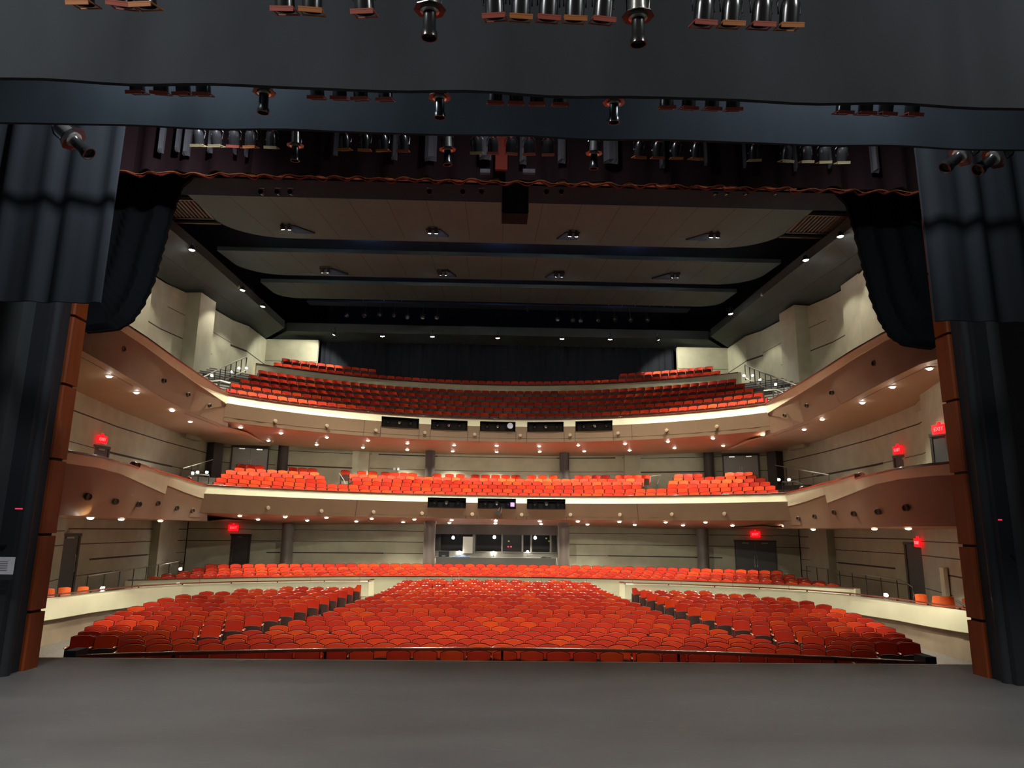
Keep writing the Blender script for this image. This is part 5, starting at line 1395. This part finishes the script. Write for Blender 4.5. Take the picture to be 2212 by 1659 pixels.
for px in (924, 949, 989, 1023, 1060, 1085, 1115, 1196, 1221):
    x = arc_x(px, OYC, RO(19), OZ[19]); add_row(OYC, RO(19), ZF(19), x-.27, x+.27, 'twentieth', 'centre', 'o')
# parterre behind the low wall
for k, (D, z, px) in enumerate(zip(PD, PZ, (318, 349, 385, 416, 443))):
    x = -arc_x(px, PYC, D-PYC, z); add_row(PYC, D-PYC, z-SEATH, -x, x, '', '', 'p', k)
# middle balcony
for k, (D, z) in enumerate(zip(MD, MZ)):
    R = D-MYC
    px = (462, 468, 479, 488, 507, 513)[k]
    x = -arc_x(px, MYC, R, z)
    if k < 2: add_row(MYC, R, z-SEATH, -x, x, '', '', 'm', k)
    else:
        gl = -arc_x((0, 0, 706, 704, 692, 686)[k], MYC, R, z); gr = -arc_x((0, 0, 762, 760, 755, 745)[k], MYC, R, z)
        if k < 5:
            add_row(MYC, R, z-SEATH, -x, -gl, '', '', 'm', k); add_row(MYC, R, z-SEATH, -gr, gr, '', '', 'm', k); add_row(MYC, R, z-SEATH, gl, x, '', '', 'm', k)
        else:
            for a, b in ((513, 572), (623, 687), (738, 757), (771, 817), (824, 902), (936, 953), (960, 1006), (1016, 1125), (1137, 1207), (1240, 1317), (1329, 1404), (1455, 1517), (1565, 1625)):
                add_row(MYC, R, z-SEATH, arc_x(a, MYC, R, z), arc_x(b, MYC, R, z), '', '', 'm')
# upper balcony
for k, (D, z, px) in enumerate(zip(BD, BZ, (491.5, 500, 520.7, 540, 559, 593, 610))):
    R = D-BYC; x = -arc_x(px, BYC, R, z)
    if k < 6: add_row(BYC, R, z-SEATH, -x, x, '', '', 'b', k)
    else:
        xi = -arc_x(814, BYC, R, z)
        add_row(BYC, R, z-SEATH, -x, -xi, '', '', 'b'); add_row(BYC, R, z-SEATH, xi, x, '', '', 'b')

orch = sorted([s for s in seats if s[8] == 'o'], key=lambda s: s[0])
single = orch[:300]
sset = set(id(s) for s in single)
proto = None
for s in sorted(single, key=lambda s: (s[5], s[6], s[7])):
    d, x, y, z, rz, rl, bl, idx, t, last = s
    if proto is None:
        proto = empty('theatre_seat')
        for nm, mbx in HI.items():
            par = proto
            o = mbx.build(nm, M[SEAT_MAT[nm]], par, smooth=True, local=True)
        pan_ = [c for c in proto.children if c.name.startswith('seat_pan')][0]
        cus_ = [c for c in proto.children if c.name.startswith('seat_cushion')][0]
        cus_.parent = pan_
        tag(pan_, 'dark maroon underside of the folded seat')
        o = proto
        extra = {nm: [c.data for c in proto.children if c.name.startswith(nm)][0] for nm in ('side_standard', 'armrest')}
        first_pose = (x, y, z, rz)
    else:
        o = copy_tree(proto)
    o.location = (x, y, z); o.rotation_euler = (0, 0, rz)
    if bl == 'full width': lab = 'red folded theatre seat, %s row from the stage, %s from the row\'s left end' % (rl, ordinal(idx))
    else: lab = 'red folded theatre seat, %s row from the stage, %s from left in %s' % (rl, ordinal(idx), bl)
    tag(o, lab, 'seat', 'red theatre seats of the front orchestra rows')
    if last: o['row_end'] = 1
# the far arm of every row's last seat
for o in [q for q in COL.objects if q.get('row_end')]:
    del o['row_end']
    for nm, me in extra.items():
        c = bpy.data.objects.new(nm, me); COL.objects.link(c); c.parent = o; c.location = (0.552, 0, 0)
# all other seats, far away: one object
V, Fc, Mi = [], [], []
keys = list(LO.keys()); mats_ = ['fabric', 'shell', 'pan', 'standard', 'arm']
for s in seats:
    if id(s) in sset: continue
    d, x, y, z, rz, *_ = s
    c, sn = math.cos(rz), math.sin(rz)
    for k in keys:
        b = len(V); mi = mats_.index(SEAT_MAT[k])
        V += [(x+px*c-py*sn, y+px*sn+py*c, z+pz) for px, py, pz in LO[k].v]
        Fc += [tuple(b+i for i in f) for f in LO[k].f]
        Mi += [mi]*len(LO[k].f)
big = MB(); big.v, big.f, big.m = V, Fc, Mi
o = big.build('theatre_seats', [M[k] for k in mats_], smooth=True)
tag(o, 'all the farther red theatre seats of the rear orchestra and both balconies', 'seats', 'red theatre seats', 'stuff')

# treads in the two orchestra aisles
for s, nm in ((-1, 'left'), (1, 'right')):
    root = empty('aisle_steps', (s*6.5, 20, -1.8)); tag(root, 'pale treads along the %s orchestra aisle beside the centre block' % nm, 'steps', 'orchestra aisle steps')
    for k in range(3, 17):
        xi = -arc_x(BLK_IN[k], OYC, RO(k), OZ[k]+.04); xc = -arc_x(ENDL.get(k, 486), OYC, RO(k), OZ[k])
        x = s*(xi+xc)/2; w = max(0.25, abs(xi-xc)-0.1); R = RO(k); y = OYC+math.sqrt(R*R-x*x)-0.3
        m = MB(); m.box((x, y, OZ[k]-SEATH+0.06), (w, 0.3, 0.12), rz=-math.asin(x/R)); m.build('tread', M['step'], root)

# loose orange chairs in the side boxes
def loose_chair(loc, rz, h, label):
    r = empty('loose_chair', loc, rz); tag(r, label, 'chair', 'loose orange chairs in the side boxes')
    k = h/0.9
    def S(m, nm, mt, sm=True):
        m.v = [(x*k, y*k, z*k) for x, y, z in m.v]; return m.build(nm, M[mt], r, smooth=sm, local=True)
    fr = [[(u*0.22*(1-0.06*t), 0.19+0.10*t-0.03*(1-u*u), 0.46+0.44*t-0.03*abs(u)**3*t) for u in [-1+2*i/6 for i in range(7)]] for t in (0, .33, .66, 1)]
    bk = [[(x, y+0.04, z) for x, y, z in q] for q in fr]
    m = MB(); m.prof(fr[::-1]); m.prof(bk)
    ring = lambda rr: rr[0]+[q[-1] for q in rr[1:]]+rr[-1][-2::-1]+[q[0] for q in rr[-2:0:-1]]
    f, b = ring(fr), ring(bk); m.strip(f+[f[0]], b+[b[0]])
    S(m, 'backrest', 'orangechair')
    m = MB(); m.poly([(-.2, -.24), (.2, -.24), (.23, -.2), (.21, .2), (-.21, .2), (-.23, -.2)], 0.42, 0.48); S(m, 'seat', 'orangechair')
    for x in (-.19, .19):
        for y in (-.2, .2):
            m = MB(); m.tube([(x, y, 0.42), (x*1.08, y*1.12, 0)], 0.012, 6); S(m, 'leg', 'darkmetal')
FLZ = -0.83
for px, py, Y, rz, lab in ((117, 1271, 22.4, 0.7, 'loose orange chair in the left box, half hidden by the proscenium panelling'), (149, 1268.5, 22.9, 0.55, 'loose orange chair in the left box, middle one of three'), (187, 1267, 23.9, 0.45, 'loose orange chair in the left box, the one farthest from the stage'),
    (1985, 1283, 23.3, -0.3, 'loose orange chair in the right box, farthest from the stage'), (2010, 1286.5, 22.8, -0.95, 'narrow-looking loose orange chair in the right box, second from the far end'), (2038, 1288, 22.0, -0.5, 'loose orange chair in the right box, second from the stage'), (2083, 1293, 21.3, -0.6, 'loose orange chair in the right box, crossed by a dark rail brace')):
    p = at(px, py, Y); loose_chair((p.x, Y-0.2, FLZ), rz, p.z-FLZ, lab)
p, q = at(2066, 1297, 20.4), at(2093, 1313, 19.6)
m = MB(); m.tube([p, q], 0.035, 6); o = m.build('rail_brace', M['darkmetal']); tag(o, 'dark slanting brace bar in front of the chair nearest the right panelling', 'brace')
